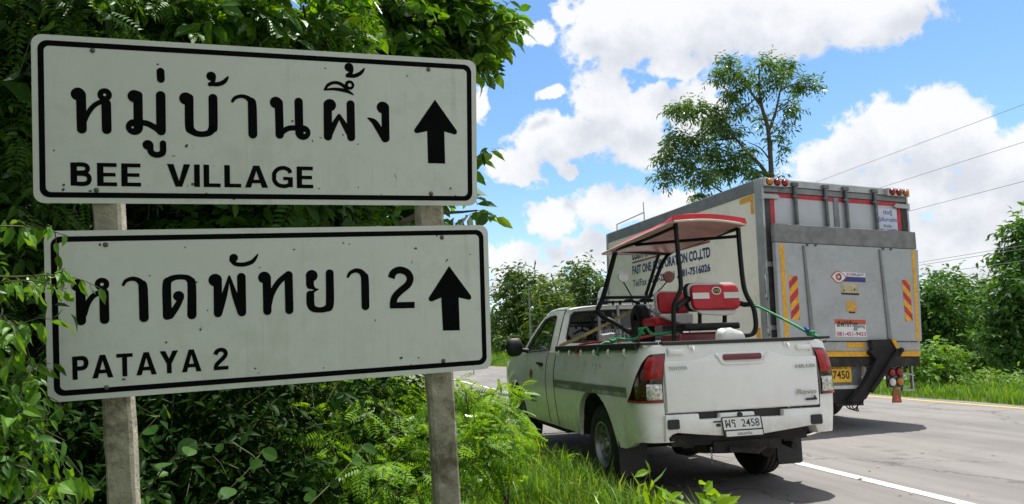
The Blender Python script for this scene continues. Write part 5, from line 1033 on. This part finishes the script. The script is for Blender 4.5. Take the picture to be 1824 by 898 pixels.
b = MB(); b.tube([(TL+.06, 4.5, TT), (TL+.06, 4.5, TT+.14), (TL+.06, 3.4, TT+.17), (TL+.06, 3.4, TT)], .012, 6); b.tube([(TL+.06, 3.4, TT), (TL+.05, 3.4, TT+.36)], .009, 6); K(b, 'roof_bar', M_alu, fix=False)

# ------------------------------------------------------------------ plants
L_broad = leaf_mat('broad_leaf', (.018, .070, .005), (.050, .15, .008), (.15, .30, .02), .58, .5)
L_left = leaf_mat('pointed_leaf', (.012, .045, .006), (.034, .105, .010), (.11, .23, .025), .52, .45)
L_dark = leaf_mat('shade_darkened_leaf', (.005, .020, .003), (.009, .032, .004), (.022, .060, .008), .25, .12)  # leaf colours lowered to put deep shade into the foliage
L_fern = leaf_mat('feathery_leaf', (.07, .18, .014), (.12, .27, .022), (.19, .33, .04), .5, .3)
L_tall = leaf_mat('tall_tree_leaf', (.04, .10, .034), (.062, .135, .042), (.10, .19, .06), .45, .4)
L_far = leaf_mat('distant_leaf', (.030, .066, .018), (.048, .10, .024), (.08, .145, .036), .35, .3)
L_right = leaf_mat('roadside_leaf', (.024, .070, .016), (.042, .115, .022), (.085, .19, .034), .42, .3)
L_weed = leaf_mat('weed_leaf', (.06, .14, .02), (.10, .21, .032), (.15, .27, .05), .45, .3)
L_grass = leaf_mat('grass_blade', (.06, .16, .012), (.12, .27, .022), (.22, .35, .06), .5, .9)
M_bark = mat('grey_brown_bark', (.085, .068, .05), .9, var=.35, vscale=12, bump=.7, bscale=30)
M_twig = mat('green_brown_twig', (.07, .075, .03), .8, var=.3)
BROAD, POINT, SMALL, PINN = tmpl_broad(.50, .14, .22), tmpl_broad(.38, .16, .25), tmpl_small(.42), tmpl_pinnate()
ROUND = tmpl_round()
def lob(arr): return [(tuple(at(px, py, Y)), (r if hasattr(r, '__len__') else (r, r, r*.85))) for px, py, Y, r in arr]
def sub(P, o): return P-np.array(o)
def limbs(root, base, ends, r0, name='trunk', fork=.45, rgs=1, m_=None):
    """tapered trunk with one limb to each end point, all in the thing's own coordinates"""
    rg = random.Random(rgs); k = MB(); b = Vector(base); tops = [Vector(e) for e in ends]; mid = sum(tops, Vector())/len(tops); f_ = b.lerp(mid, fork); f_.x += rg.uniform(-.1, .1)*(mid-b).length*.3
    h = (mid-b).length; k.tube(catmull([b, b.lerp(f_, .5)+Vector((rg.uniform(-.03, .03)*h, rg.uniform(-.03, .03)*h, 0)), f_], 5), [r0*(1.15-.45*i/10) for i in range(11)], 9)
    for e in tops:
        m1 = f_.lerp(e, .5)+Vector((rg.uniform(-.06, .06)*h, rg.uniform(-.06, .06)*h, .05*h)); P_ = catmull([f_-(f_-b)*.06, m1, e], 5); k.tube(P_, [r0*.55*(1-.85*i/(len(P_)-1)) for i in range(len(P_))], 6)
    return k.build(name, m_ or M_bark, root, smooth=60)
def plant(name, label, cat, base, lobes, seed, twigs, per, tl, ls, tm, lm, shell=.35, droop=.35, trunk_r=.06, group=None, singles=0, twig_r=.004, twig_step=2, trunk=True, flat=1.0, fork=.45, near=(0, 1), far_big=0, extra=None):
    rg = np.random.default_rng(seed); o = thing(name, label, cat, base, 0, group)
    P_, D_, N_, S_, oe = lobes_leaves(rg, lobes, twigs, per, tl, ls, shell, droop, .8, flat); b = np.array(base)
    if far_big: S_ = S_*np.clip(P_[:, 1]/5.2, 1, far_big)
    if extra:
        tm2, lm2, frac, k2 = extra; pick = rg.random(len(P_)) < frac; e_ = scatter('sprays', tm2, P_[pick]-b, D_[pick], N_[pick], S_[pick]*k2, lm2, o); e_['kind'] = 'stuff'; P_, D_, N_, S_ = P_[~pick], D_[~pick], N_[~pick], S_[~pick]
    if singles:
        rel = P_-np.array([0, 0, EYE]); dep = rel@np.array(FW); u_ = rel@np.array(RT)/dep*F_PX+912; v_ = 449-rel@np.array(UP)/dep*F_PX
        ok = (u_ > near[0]) & (u_ < near[1]) & (v_ > -10) & (v_ < 900); score = np.where(ok, dep, 1e9); idx = np.argsort(score)[:singles]; idx = idx[score[idx] < 1e8]
        keep = np.ones(len(P_), bool); keep[idx] = False
        single_leaves('leaf', tm, P_[idx]-b, D_[idx], N_[idx], S_[idx], lm, o, singles); P_, D_, N_, S_ = P_[keep], D_[keep], N_[keep], S_[keep]
    c = scatter('crown', tm, P_-b, D_, N_, S_, lm, o); c['kind'] = 'stuff'
    if twig_step:
        k = MB(); twig_lines(k, (oe[0]-b, oe[1]-b), twig_r, twig_step); t = k.build('twigs', M_twig, o, fix=False); t['kind'] = 'stuff'
    if trunk: limbs(o, (0, 0, 0), [Vector(l[0])-Vector(base) for l in lobes[::max(1, len(lobes)//7)]], trunk_r, rgs=seed, fork=fork)
    return o
# the wall of trees behind the boards
plant('roadside_tree', 'big broad-leaved tree overhanging the tops of both village boards', 'tree', (-.55, 7.0, -.38),
  lob([(838,40,7.6,.42),(770,-70,8.2,.6),(665,40,7.4,.58),(540,10,5.5,.46),(430,40,5.1,.34),(310,10,5.4,.5),(795,75,7.5,.30),(720,90,7.4,.40),(590,120,5.8,.4),(420,150,5.6,.4),(866,262,7.4,.06),(850,290,7.6,.08),(850,375,7.2,.08),(825,430,7.4,.06),(735,340,7.8,.3),
       (300,280,6.4,.75),(500,260,6.4,.75),(650,260,7.8,.6),(610,430,7.0,.55),(400,450,6.3,.55),(300,-190,7.2,.6),(740,-210,9.0,.6)]),
  11, 3300, 7, .28, .135, BROAD, L_broad, .30, .38, .11, singles=280, near=(520, 945), fork=.5, far_big=1.6, extra=(PINN, leaf_mat('feathery_spray', (.02, .07, .006), (.045, .125, .012), (.10, .21, .025), .45, .4), .07, 1.7))
plant('roadside_tree', 'dense dark green tree with narrow pointed leaves at the left edge of the photo', 'tree', (-3.3, 6.2, -.38),
  lob([(180,30,4.9,.42),(60,20,4.7,.42),(-70,120,4.8,.5),(15,230,4.7,.33),(-20,360,4.6,.36),(120,180,5.6,.6),(250,60,5.3,.4),(-150,300,5.0,.6),(-220,40,5.2,.7),(-180,500,4.8,.6)]),
  12, 2400, 8, .30, .100, POINT, L_left, .30, .42, .10, singles=120, near=(0, 520), extra=(PINN, leaf_mat('feathery_spray', (.02, .07, .006), (.045, .125, .012), (.10, .21, .025), .45, .4), .12, 1.9))
for i, (nm, lb, bs, L_, tw, ls, tm) in enumerate((
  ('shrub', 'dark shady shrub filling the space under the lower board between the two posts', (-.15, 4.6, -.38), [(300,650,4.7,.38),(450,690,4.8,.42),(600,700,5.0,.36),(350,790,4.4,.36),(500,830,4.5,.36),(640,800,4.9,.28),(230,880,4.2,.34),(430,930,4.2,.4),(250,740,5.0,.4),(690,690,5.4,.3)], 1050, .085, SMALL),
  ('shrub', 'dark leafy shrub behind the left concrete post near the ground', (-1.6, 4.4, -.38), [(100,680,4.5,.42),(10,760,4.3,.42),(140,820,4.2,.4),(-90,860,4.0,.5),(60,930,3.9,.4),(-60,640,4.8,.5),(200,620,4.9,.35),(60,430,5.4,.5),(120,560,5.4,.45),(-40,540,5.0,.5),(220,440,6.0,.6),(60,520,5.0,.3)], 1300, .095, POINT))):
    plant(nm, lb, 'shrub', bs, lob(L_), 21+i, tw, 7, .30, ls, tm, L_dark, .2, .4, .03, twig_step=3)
# round leaved climbers catching light low down between the posts
rg_ = np.random.default_rng(77)
cl = thing('creeper', 'low creeper with round shiny leaves between the two posts', 'creeper', (-.3, 3.75, -.38))
def spray(root, base, paths, n, size, tm, lm, rr=.004, seed=1, hang=.6, twig_m=None, leafname='leaf', spread=1.0, bunch=0):
    """arching stems with leaves set one by one along them"""
    rg = np.random.default_rng(seed); k = MB(); P_ = []; D_ = []; N_ = []; S_ = []
    for path in paths:
        C = catmull([Vector(p)-Vector(base) for p in path], 8); k.tube(C, [rr*(1-.7*i/(len(C)-1)) for i in range(len(C))], 5, False); A = np.array([tuple(c) for c in C])
        for j in range(n):
            t = (j+.7)/n*(len(A)-1); i0 = min(len(A)-2, int(t)); d = unit(A[i0+1]-A[i0]); p = A[i0]+(A[i0+1]-A[i0])*(t-i0)
            sv = unit(np.cross(d, [0, 0, 1.])+rg.normal(size=3)*.2)*(1 if j % 2 else -1)*spread
            def leaf(p, dd, sz): P_.append(p); D_.append(unit(dd+rg.normal(size=3)*.25+np.array([0, 0, -hang]))); N_.append(unit(np.array([.15, -.75, .75])+rg.normal(size=3)*.45)); S_.append(size*(.6+.7*rg.random())*sz)
            if bunch and rg.random() < bunch:
                td = unit(d*.5+sv*.7+np.array([0, -.2, .1])+rg.normal(size=3)*.35); L = size*(1.2+1.1*rg.random()); e = p+td*L+np.array([0, 0, -L*.35]); k.tube([tuple(p), tuple((p+e)/2+np.array([0, 0, L*.1])), tuple(e)], [rr*.5, rr*.4, rr*.25], 4, False); m_ = rg.integers(3, 6)
                for q in range(m_): leaf(p+(e-p)*((q+.8)/m_), td*.5+sv*(.8 if q % 2 else -.8)*(q < m_-1), 1.0)
            else: leaf(p, d*.5+sv*.8, 1-.25*j/n)
    k.build('stem', twig_m or M_twig, root, fix=False, smooth=60)
    single_leaves(leafname, tm, np.array(P_), np.array(D_), np.array(N_), np.array(S_), lm, root, 999)
spray(cl, (-.3, 3.75, -.38), [[at(210,960,3.7), at(280,850,3.6), at(330,800,3.55), at(400,790,3.5)], [at(330,960,3.6), at(390,890,3.5), at(440,840,3.5), at(470,800,3.6)], [at(480,960,3.7), at(560,890,3.7), at(620,830,3.9), at(650,790,4.1)], [at(120,930,3.6), at(230,800,3.7), at(300,720,3.8)], ], 8, .085, ROUND, L_right, .005, 5, .3)
# the lit bush at the left that hangs over the lower board
LB = (-1.55, 2.45, -.38)
lb_ = thing('leafy_bush', 'sunlit bush of pointed leaves whose branch hangs over the left end of the lower board', 'bush', LB)
paths = [[at(-120,470,2.5), at(0,492,2.52), at(90,490,2.55), at(140,497,2.6), at(182,515,2.62)], [at(-100,520,2.5), at(-10,505,2.5), at(60,500,2.5), at(120,515,2.55)], [at(-120,430,2.6), at(-20,405,2.6), at(60,405,2.65), at(120,420,2.68)],
  [at(-100,640,2.5), at(-10,620,2.5), at(40,632,2.52), at(68,655,2.55)], [at(-100,700,2.4), at(0,690,2.45), at(60,710,2.5), at(85,745,2.55)], [at(-90,780,2.4), at(0,760,2.4), at(60,770,2.45), at(95,795,2.5)], [at(-80,880,2.3), at(0,830,2.35), at(60,840,2.4), at(90,870,2.45)],
  [at(-60,640,2.6), at(20,640,2.62), at(45,665,2.66), at(70,700,2.7)], [at(-60,560,2.55), at(10,570,2.5), at(40,600,2.5), at(60,660,2.5)], [at(-50,920,2.25), at(20,905,2.3), at(70,880,2.35)]]
spray(lb_, LB, paths, 10, .060, tmpl_broad(.44, .16, .26), L_weed if False else leaf_mat('lit_pointed_leaf', (.05, .14, .016), (.10, .24, .028), (.17, .33, .05), .45, .6), .004, 31, .8, bunch=.62)  # leaf colours lightened so the branch reads as sunlit
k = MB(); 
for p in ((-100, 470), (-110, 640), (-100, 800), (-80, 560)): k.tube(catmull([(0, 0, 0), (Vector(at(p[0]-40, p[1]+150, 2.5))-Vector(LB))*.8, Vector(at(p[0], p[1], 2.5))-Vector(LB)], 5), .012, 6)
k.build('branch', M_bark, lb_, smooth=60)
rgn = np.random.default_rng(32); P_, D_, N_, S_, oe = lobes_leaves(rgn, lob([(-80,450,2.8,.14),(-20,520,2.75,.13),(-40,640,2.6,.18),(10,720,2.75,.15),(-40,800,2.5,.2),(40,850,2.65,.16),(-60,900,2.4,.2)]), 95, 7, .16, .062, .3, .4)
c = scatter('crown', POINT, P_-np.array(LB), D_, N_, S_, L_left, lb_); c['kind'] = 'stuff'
HL = ('nearest of the added hedge trees half hidden behind the roadside tree', 'second of the added hedge trees behind the roadside tree', 'third of the added hedge trees along the verge, mostly hidden', 'fourth of the added hedge trees along the verge, mostly hidden', 'farthest added hedge tree along the verge, mostly hidden', 'added hedge tree out of view just left of the standpoint', 'added hedge tree out of view behind the standpoint')
for i, (x, y, h_) in enumerate(((-3.0, 9.5, 5.5), (-3.0, 14.0, 6.0), (-3.2, 19.5, 6.5), (-3.4, 27, 7), (-4.0, 37, 7.5), (-4.2, .6, 5.5), (-3.6, -3.6, 5.5))):  # trees added to block sky light and darken reflections in the pickup side
    rgx = np.random.default_rng(90+i); k_ = 1.0+y/40 if y > 0 else 1.0; ls_ = [((x+rgx.normal()*.8*k_, y+rgx.normal()*1.5*k_, .2+h_*q/13), (1.2*k_, 1.5*k_, 1.0*k_)) for q in range(14)]
    plant('added_hedge_tree', HL[i], 'tree', (x, y, gz(x, y)), ls_, 95+i, 1000, 7, .8, .34*k_**.5, SMALL, L_left if i != 0 else L_dark, .3, .4, .12, 'added hedge trees along the left verge', twig_step=0)
# bright feathery weeds in the sun at the right-hand post
plant('feathery_weed', 'bright green feathery weeds growing behind the right concrete post', 'weed', (.6, 5.0, -.36), lob([(650,700,5.6,.28),(720,720,5.4,.30),(800,720,5.2,.22),(700,800,4.9,.26),(640,760,5.0,.24),(770,800,4.7,.22),(600,730,4.9,.2),(580,810,4.6,.2),(660,850,4.5,.2),(720,870,4.4,.2)]), 41, 360, 6, .22, .15, PINN, L_fern, .1, .25, .02, twig_step=1, flat=1.5, extra=(BROAD, L_weed, .4, .42))
plant('feathery_weed', 'light green feathery weed standing right of the right concrete post', 'weed', (1.05, 5.0, -.30), lob([(840,700,5.6,.16),(850,750,5.2,.20),(880,720,5.5,.12),(870,800,4.7,.18),(905,760,5.4,.14),(930,740,5.8,.10)]), 42, 130, 6, .20, .14, PINN, L_fern, .1, .25, .012, twig_step=1, flat=1.5, extra=(BROAD, L_weed, .4, .42))
# seedlings standing in front of everything at the bottom edge
for lbl, base, paths, n, s_, sd in (('young yellow-green weed with paired leaves at the bottom edge below the pickup', at(1172,1010,3.0), [[at(1172,1010,3.0), at(1163,920,3.0), at(1158,870,3.0), at(1157,836,3.0)], [at(1166,930,3.0), at(1180,900,2.98), at(1196,885,2.97)]], 9, .105, 3),
   ('sprawling weed with broad lime leaves at the bottom edge right of the seedling', at(1262,1010,2.9), [[at(1262,1010,2.9), at(1262,930,2.9), at(1258,890,2.9), at(1243,858,2.9)], [at(1262,930,2.9), at(1225,905,2.9), at(1200,898,2.88)], [at(1262,940,2.9), at(1275,900,2.92), at(1285,880,2.95)]], 7, .125, 4)):
    o = thing('seedling', lbl, 'weed', base); spray(o, base, paths, n, s_, tmpl_broad(.50, .14, .18), leaf_mat('lime_leaf', (.12, .24, .015), (.17, .31, .02), (.24, .38, .04), .5, .3), .006, sd, .05)
# tall feathery tree beyond the truck
def q4(x, y): return 1120+x/2.64, 60+y/2.64
TY = 27.0
def l4(arr): return [(tuple(at(*q4(x, y), TY+dy)), (r/2.64*TY/F_PX, r/2.64*TY/F_PX*1.2, r/2.64*TY/F_PX*.62)) for x, y, r, dy in arr]
TL_ = l4([(650,130,55,0),(740,155,50,.5),(700,200,50,-.4),(820,235,55,.2),(885,240,34,.1),(765,345,46,-.3),(715,440,44,.2),(460,150,55,.4),(430,205,40,0),(530,190,55,-.3),(510,270,55,.3),(530,350,46,.1),(600,230,40,.2),(640,260,40,-.2),(480,300,40,.2),(690,500,34,0),(720,540,30,.2),(630,400,34,.3),
  (240,350,58,-.3),(310,350,60,.2),(390,375,58,.4),(450,400,52,-.2),(500,460,50,.2),(430,455,60,.3),(380,430,50,-.3),(230,480,58,.3),(310,500,60,-.2),(195,530,46,.1),(160,590,46,0),(235,580,56,.3),(300,600,60,-.4),(390,560,62,.2),(440,640,64,.4),(360,670,58,-.3),(285,680,46,.2),(150,680,44,.2),(210,660,44,-.2),(530,620,56,.3),(590,650,50,0),(640,670,40,.2),(510,560,46,-.3),(330,750,36,.2),(560,540,34,.2),(700,680,24,0)])
tb = at(1376, 640, TY); tb = Vector((tb.x, tb.y, gz(tb.x, tb.y)))
tt = thing('tall_tree', 'tall slender tree with feathery clumps rising above the truck roof', 'tree', tb)
rgn = np.random.default_rng(51); P_, D_, N_, S_, oe = lobes_leaves(rgn, TL_, 1500, 7, .42, .28, .05, .5, .8, 1.2)
c = scatter('crown', tmpl_small(.30), P_-np.array(tb), D_, N_, S_*.9, L_tall, tt); c['kind'] = 'stuff'
k = MB()
def br(pts, r0, r1):
    C = catmull([Vector(at(*q4(x, y), TY+d))-tb for x, y, d in pts], 6); k.tube(C, [r0+(r1-r0)*i/(len(C)-1) for i in range(len(C))], 7, False)
k.tube(catmull([Vector((0, 0, -.1)), (Vector(at(*q4(672, 700), TY))-tb)*.5+Vector((.1, 0, 0)), Vector(at(*q4(672, 690), TY))-tb], 6), [.20-.008*i for i in range(13)], 9)
br([(672,700,0),(668,600,0),(655,450,0),(625,340,0),(612,240,.1),(615,170,.1)], .12, .035); br([(657,460,0),(690,370,0),(712,270,-.1),(735,170,0)], .07, .02); br([(625,345,0),(570,270,.2),(520,200,.2),(470,160,.3)], .06, .02); br([(712,270,0),(770,240,.1),(870,235,.1)], .045, .015)
br([(665,690,0),(620,620,0),(560,560,0),(500,490,0),(440,430,.1),(330,360,.1)], .09, .025); br([(560,560,0),(450,600,.2),(320,590,0),(180,590,0)], .06, .018); br([(500,490,0),(400,500,.2),(260,480,.2)], .05, .015); br([(668,600,0),(620,540,.1),(560,510,.1)], .04, .015); br([(460,760,0),(400,720,.1),(330,680,0)], .05, .015); br([(690,370,0),(740,345,0),(775,330,0)], .03, .012); br([(660,480,0),(710,440,0)], .03, .012); br([(600,300,0),(540,350,0),(500,330,0)], .03, .012)
k.build('trunk', M_bark, tt, smooth=60, fix=False)
# trees far down the road, and those across it
def ftree(label, base_px, Y, arr, seed, twigs, ls, lm, group, tm=None, tr=.22, tl=.9, per=7, shell=.3, name='tree', cat='tree', singles=0, near=(0, 1)):
    sc = Y/F_PX; bp = at(base_px[0], base_px[1], Y); bs = Vector((bp.x, bp.y, gz(bp.x, bp.y)-.05))
    L_ = [(tuple(at(x, y, Y+d)), (r*sc, r*sc*1.15, r*sc*.8)) for x, y, r, d in arr]
    return plant(name, label, cat, tuple(bs), L_, seed, twigs, per, tl, ls, tm or SMALL, lm, shell, .4, tr, group, twig_step=0, twig_r=.02, fork=.5, singles=singles, near=near)
G1 = 'trees far down the road beyond the pickup'
ftree('round headed far tree just left of the pickup cab roof', (930,640), 70, [(925,500,26,0),(905,530,26,2),(945,520,28,-2),(925,560,36,-1),(955,575,34,1),(900,590,28,2),(935,600,36,-2),(965,610,34,0),(905,485,14,0)], 61, 900, .62, L_far, G1, tl=1.5)
ftree('tallest of the far trees, standing behind the pickup cab roof', (1040,640), 76, [(1035,478,20,0),(1020,500,28,2),(1045,500,28,-2),(1065,520,30,1),(1000,530,34,-2),(1035,545,44,0),(1075,560,36,2),(1010,580,40,1),(1060,600,44,-2),(1100,560,36,1)], 62, 1000, .66, L_far, G1, tl=1.6)
ftree('light green bushy far tree between two taller far trees', (985,640), 64, [(975,515,20,0),(985,545,30,1),(970,570,30,-1),(995,590,34,0),(975,610,34,1),(1000,560,24,0)], 63, 650, .55, leaf_mat('light_far_leaf', (.05, .10, .02), (.075, .14, .026), (.11, .18, .04), .4, .3), G1, tl=1.4)
ftree('low dark far tree beside the edge of the lower board', (880,640), 82, [(872,570,24,0),(885,590,26,1),(860,600,30,0),(890,605,18,0),(840,580,30,1),(815,590,34,0)], 64, 500, .6, L_far, G1, tl=1.4)
ftree('small bush at the foot of the far trees by the door mirror', (915,632), 66, [(915,615,14,0),(930,618,14,0),(945,615,18,1),(898,612,12,0)], 65, 220, .5, L_far, G1, tr=.1, tl=.9)
G2 = 'trees across the road on the right'
ftree('dark spreading tree directly right of the truck', (1672,690), 23, [(1650,520,30,0),(1680,505,26,.6),(1665,545,40,-.4),(1645,590,38,.3),(1690,560,36,.5),(1675,610,42,-.3),(1705,520,26,.5),(1640,640,36,0),(1700,640,38,.2),(1630,550,28,.4)], 71, 1100, .26, L_right, G2, tl=.75, tr=.16)
ftree('tree with open feathery top standing second from the truck', (1738,690), 26, [(1740,520,26,0),(1722,545,30,.4),(1755,545,28,-.4),(1740,580,38,.2),(1715,600,34,.3),(1765,600,38,0),(1735,640,40,-.2),(1772,560,20,.3)], 72, 900, .26, L_far, G2, tm=tmpl_small(.34), tl=.8, tr=.15)
ftree('large leaning tree at the far right edge of the photo', (1850,700), 17, [(1820,400,18,0),(1818,440,26,0),(1795,460,24,.2),(1835,470,34,.3),(1800,505,32,-.3),(1830,520,44,0),(1790,560,36,.3),(1822,590,44,-.2),(1800,620,36,.2),(1845,420,40,.2),(1880,480,60,.3),(1880,580,60,.3),(1785,600,26,.1)], 73, 1300, .20, L_right, G2, tm=BROAD, tl=.6, tr=.15, singles=120, near=(1760, 1824))
ftree('bushy dark growth low between the right-hand trees', (1730,700), 20, [(1680,660,26,0),(1715,650,30,.3),(1750,640,34,-.3),(1785,645,34,.2),(1820,650,34,0),(1760,620,26,.5),(1860,650,40,0)], 74, 1000, .17, L_dark, G2, tl=.5, tr=.06)
ftree('pale leafed weed clump beside the truck lamps', (1660,715), 15.0, [(1650,640,20,0),(1672,625,18,.2),(1640,665,22,-.2),(1668,660,24,.1),(1690,655,20,.2),(1655,690,24,0),(1625,690,18,0),(1690,690,22,.2),(1710,640,14,.3)], 75, 330, .15, L_weed, None, tm=tmpl_broad(.7, .12, .25), tl=.35, per=6, tr=.02, name='weed_clump', cat='weeds', singles=150, near=(1600, 1720))
ftree('low sunlit weeds along the far road edge on the right', (1770,715), 14.5, [(1720,690,18,0),(1750,695,18,0),(1780,690,18,.2),(1810,692,18,0),(1840,692,22,.1),(1735,675,16,.4),(1770,670,16,.4),(1800,672,16,.4),(1700,700,14,-.2),(1880,690,26,0)], 76, 520, .12, L_weed, None, tm=BROAD, tl=.3, per=6, tr=.02, name='weed_clump', cat='weeds')
# grass
def blades(name, n, region, h, w_, seed, lm, lean=.5):
    rg = np.random.default_rng(seed); pts = []
    while len(pts) < n:
        x, y, wgt = region(rg)
        if rg.random() < wgt: pts.append((x, y, gz(x, y)))
    P_ = np.array(pts); a = rg.random(n)*6.283; D_ = np.stack([np.cos(a)*lean*rg.random(n), np.sin(a)*lean*rg.random(n), np.ones(n)], 1); N_ = np.stack([np.cos(a), np.sin(a), np.full(n, -.2)], 1)
    wv = w_/h; v = [(-wv/2, 0, 0), (wv/2, 0, 0), (-wv*.48, .45, -.06), (wv*.48, .45, -.06), (-wv*.34, .76, -.24), (wv*.34, .76, -.24), (0, .86, -.58)]
    o = scatter(name, (np.array(v), [(0,1,3,2),(2,3,5,4),(4,5,6)]), P_, D_, N_, h*(.5+.8*rg.random(n)), lm); return o
def verge(rg):
    y = 2.0+abs(rg.normal())*4.2; x = 2.12-abs(rg.normal())*1.05+(.10*math.sin(y*3.1)+.08*math.sin(y*7.7)); near = 1.0 if y < 16 else .3
    if x < -1.5 or y > 40 or x > 1.98: return x, y, 0
    return x, y, near*(.35+.65*(math.sin(x*5.1+y*2.3)*math.sin(y*4.7-x*3) > -.35))
tag(blades('verge_grass', 36000, verge, .30, .012, 81, L_grass, 2.0), 'long bright grass on the verge between the posts and the pickup', 'grass', kind='stuff')
tag(blades('broad_grass', 5000, verge, .36, .020, 86, leaf_mat('broad_grass_blade', (.08, .18, .02), (.13, .26, .03), (.22, .32, .07), .5, .3), 1.9), 'broad bladed pale grass mixed into the verge', 'grass', kind='stuff')
tag(blades('dry_grass', 1400, verge, .36, .007, 87, leaf_mat('dry_stalk', (.22, .19, .09), (.32, .27, .13), (.42, .36, .2), .3, .1), 1.6), 'dry straw coloured stalks standing in the verge grass', 'grass', kind='stuff')
def herb(rg):
    x, y, k_ = verge(rg); return x, y, k_
rgh = np.random.default_rng(88); hp = []
while len(hp) < 420:
    x, y, k_ = verge(rgh)
    if k_ > .3 and y < 12: hp.append((x, y, gz(x, y)+.10+.22*rgh.random()))
hp = np.repeat(np.array(hp), 6, 0)+rgh.normal(size=(2520, 3))*np.array([.05, .05, .05]); tag(scatter('verge_herbs', tmpl_broad(.55, .1, .2), hp, unit(rgh.normal(size=(2520, 3))*np.array([1, 1, .3])), unit(np.array([0, 0, 1.])+rgh.normal(size=(2520, 3))*.4), .045+.045*rgh.random(2520), L_weed), 'small broad-leaved herbs scattered through the verge grass', 'herbs', kind='stuff')
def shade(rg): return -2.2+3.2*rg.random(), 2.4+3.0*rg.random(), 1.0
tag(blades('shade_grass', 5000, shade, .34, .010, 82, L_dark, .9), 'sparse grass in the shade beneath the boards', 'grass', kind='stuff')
def tuft(rg):
    c = rg.integers(0, 90); r2 = np.random.default_rng(int(c)); cx, cy = 1.85-1.0*abs(r2.normal()), 2.6+7*r2.random(); return cx+rg.normal()*.05, cy+rg.normal()*.05, 1.0 if cx > .2 else 0
tag(blades('tall_grass', 5000, tuft, .40, .012, 83, L_grass, 1.2), 'taller tufts of grass on the verge beside the pickup', 'grass', kind='stuff')
def right(rg):
    y = 4+56*rg.random()**1.3; return 11.05+abs(rg.normal())*2.6, y, 1.0
tag(blades('median_grass', 26000, right, .22, .018, 84, L_weed, .9), 'short sunlit grass along the far edge of the road', 'grass', kind='stuff')
def farb(rg):
    y = 60+70*rg.random(); return bend(y)+11.1+abs(rg.normal())*6, y, 1.0
tag(blades('bank_grass', 14000, farb, .55, .07, 85, L_weed, .8), 'light green grass bank far down the road', 'grass', kind='stuff')
def farv(rg):
    y = 12+70*rg.random()**1.5; return bend(y)+2.0-abs(rg.normal())*2.2, y, 1.0
tag(blades('far_verge_grass', 16000, farv, .34, .022, 89, L_grass, 1.8), 'grass on the left verge further down the road', 'grass', kind='stuff')
# power line along the far side of the road
WX = 14.0; M_wire = mat('grey_cable', (.22, .23, .25), .6)
def wz(px, py):
    d = ray(px, py); return EYE+d.z*(WX/d.x)
zs = []
for i, (px, py, lbl) in enumerate(((1824, 186, 'highest overhead cable crossing above the truck roof'), (1824, 253, 'second highest overhead cable on the right'), (1824, 323, 'overhead cable in the middle of the set on the right'), (1824, 437, 'upper of two close cables just above the right-hand trees'), (1824, 443, 'lower of two close cables just above the right-hand trees'), (1790, 469, 'lowest overhead cable on the right, just above the trees'))):
    z = wz(px, py); zs.append(z); k = MB(); k.tube([(0, y, z-1.0*0-.35*(1-((y-28)/30)**2)*0) for y in np.linspace(-2, 58, 13)], .0055, 5); o = k.build('power_cable', M_wire, None, off=(0, -2, z)); o.location = (WX, -2, z); tag(o, lbl, 'cable', 'overhead power cables')
for y, lbl in ((58, 'distant thin concrete power pole among the far trees'), (-2, 'near concrete power pole carrying the overhead cables')):
    o = thing('power_pole', lbl, 'pole', (WX, y, gz(WX, y)-.1), 0, 'power poles'); k = MB(); top = max(zs)+.4-gz(WX, y)
    k.prism([(-.09, 0), (.09, 0), (.045, top), (-.045, top)], lambda x, z: (x, -.05, z), lambda x, z: (x, .05, z)); k.build('pole_shaft', mat('grey_pole_steel', (.16, .17, .17), .6), o, bevel=.01)
    for z in zs:
        k = MB(); k.lathe([(-.06, .02), (-.05, .05), (.0, .05), (.05, .035), (.07, 0)], (0, 0, z-gz(WX, y)+.1), 'y', 8); k.build('insulator', M_conc, o)

tag(scatter('fallen_leaves', tmpl_small(.45), P2, unit(rgp.normal(size=(160, 3))*np.array([1, 1, .05])), unit(np.array([0, 0, 1.])+rgp.normal(size=(160, 3))*.15), .03+.04*rgp.random(160), leaf_mat('dry_leaf', (.16, .10, .04), (.24, .16, .07), (.32, .24, .10), .2, .1)), 'dry fallen leaves lying along the road shoulder', 'leaves', kind='stuff')
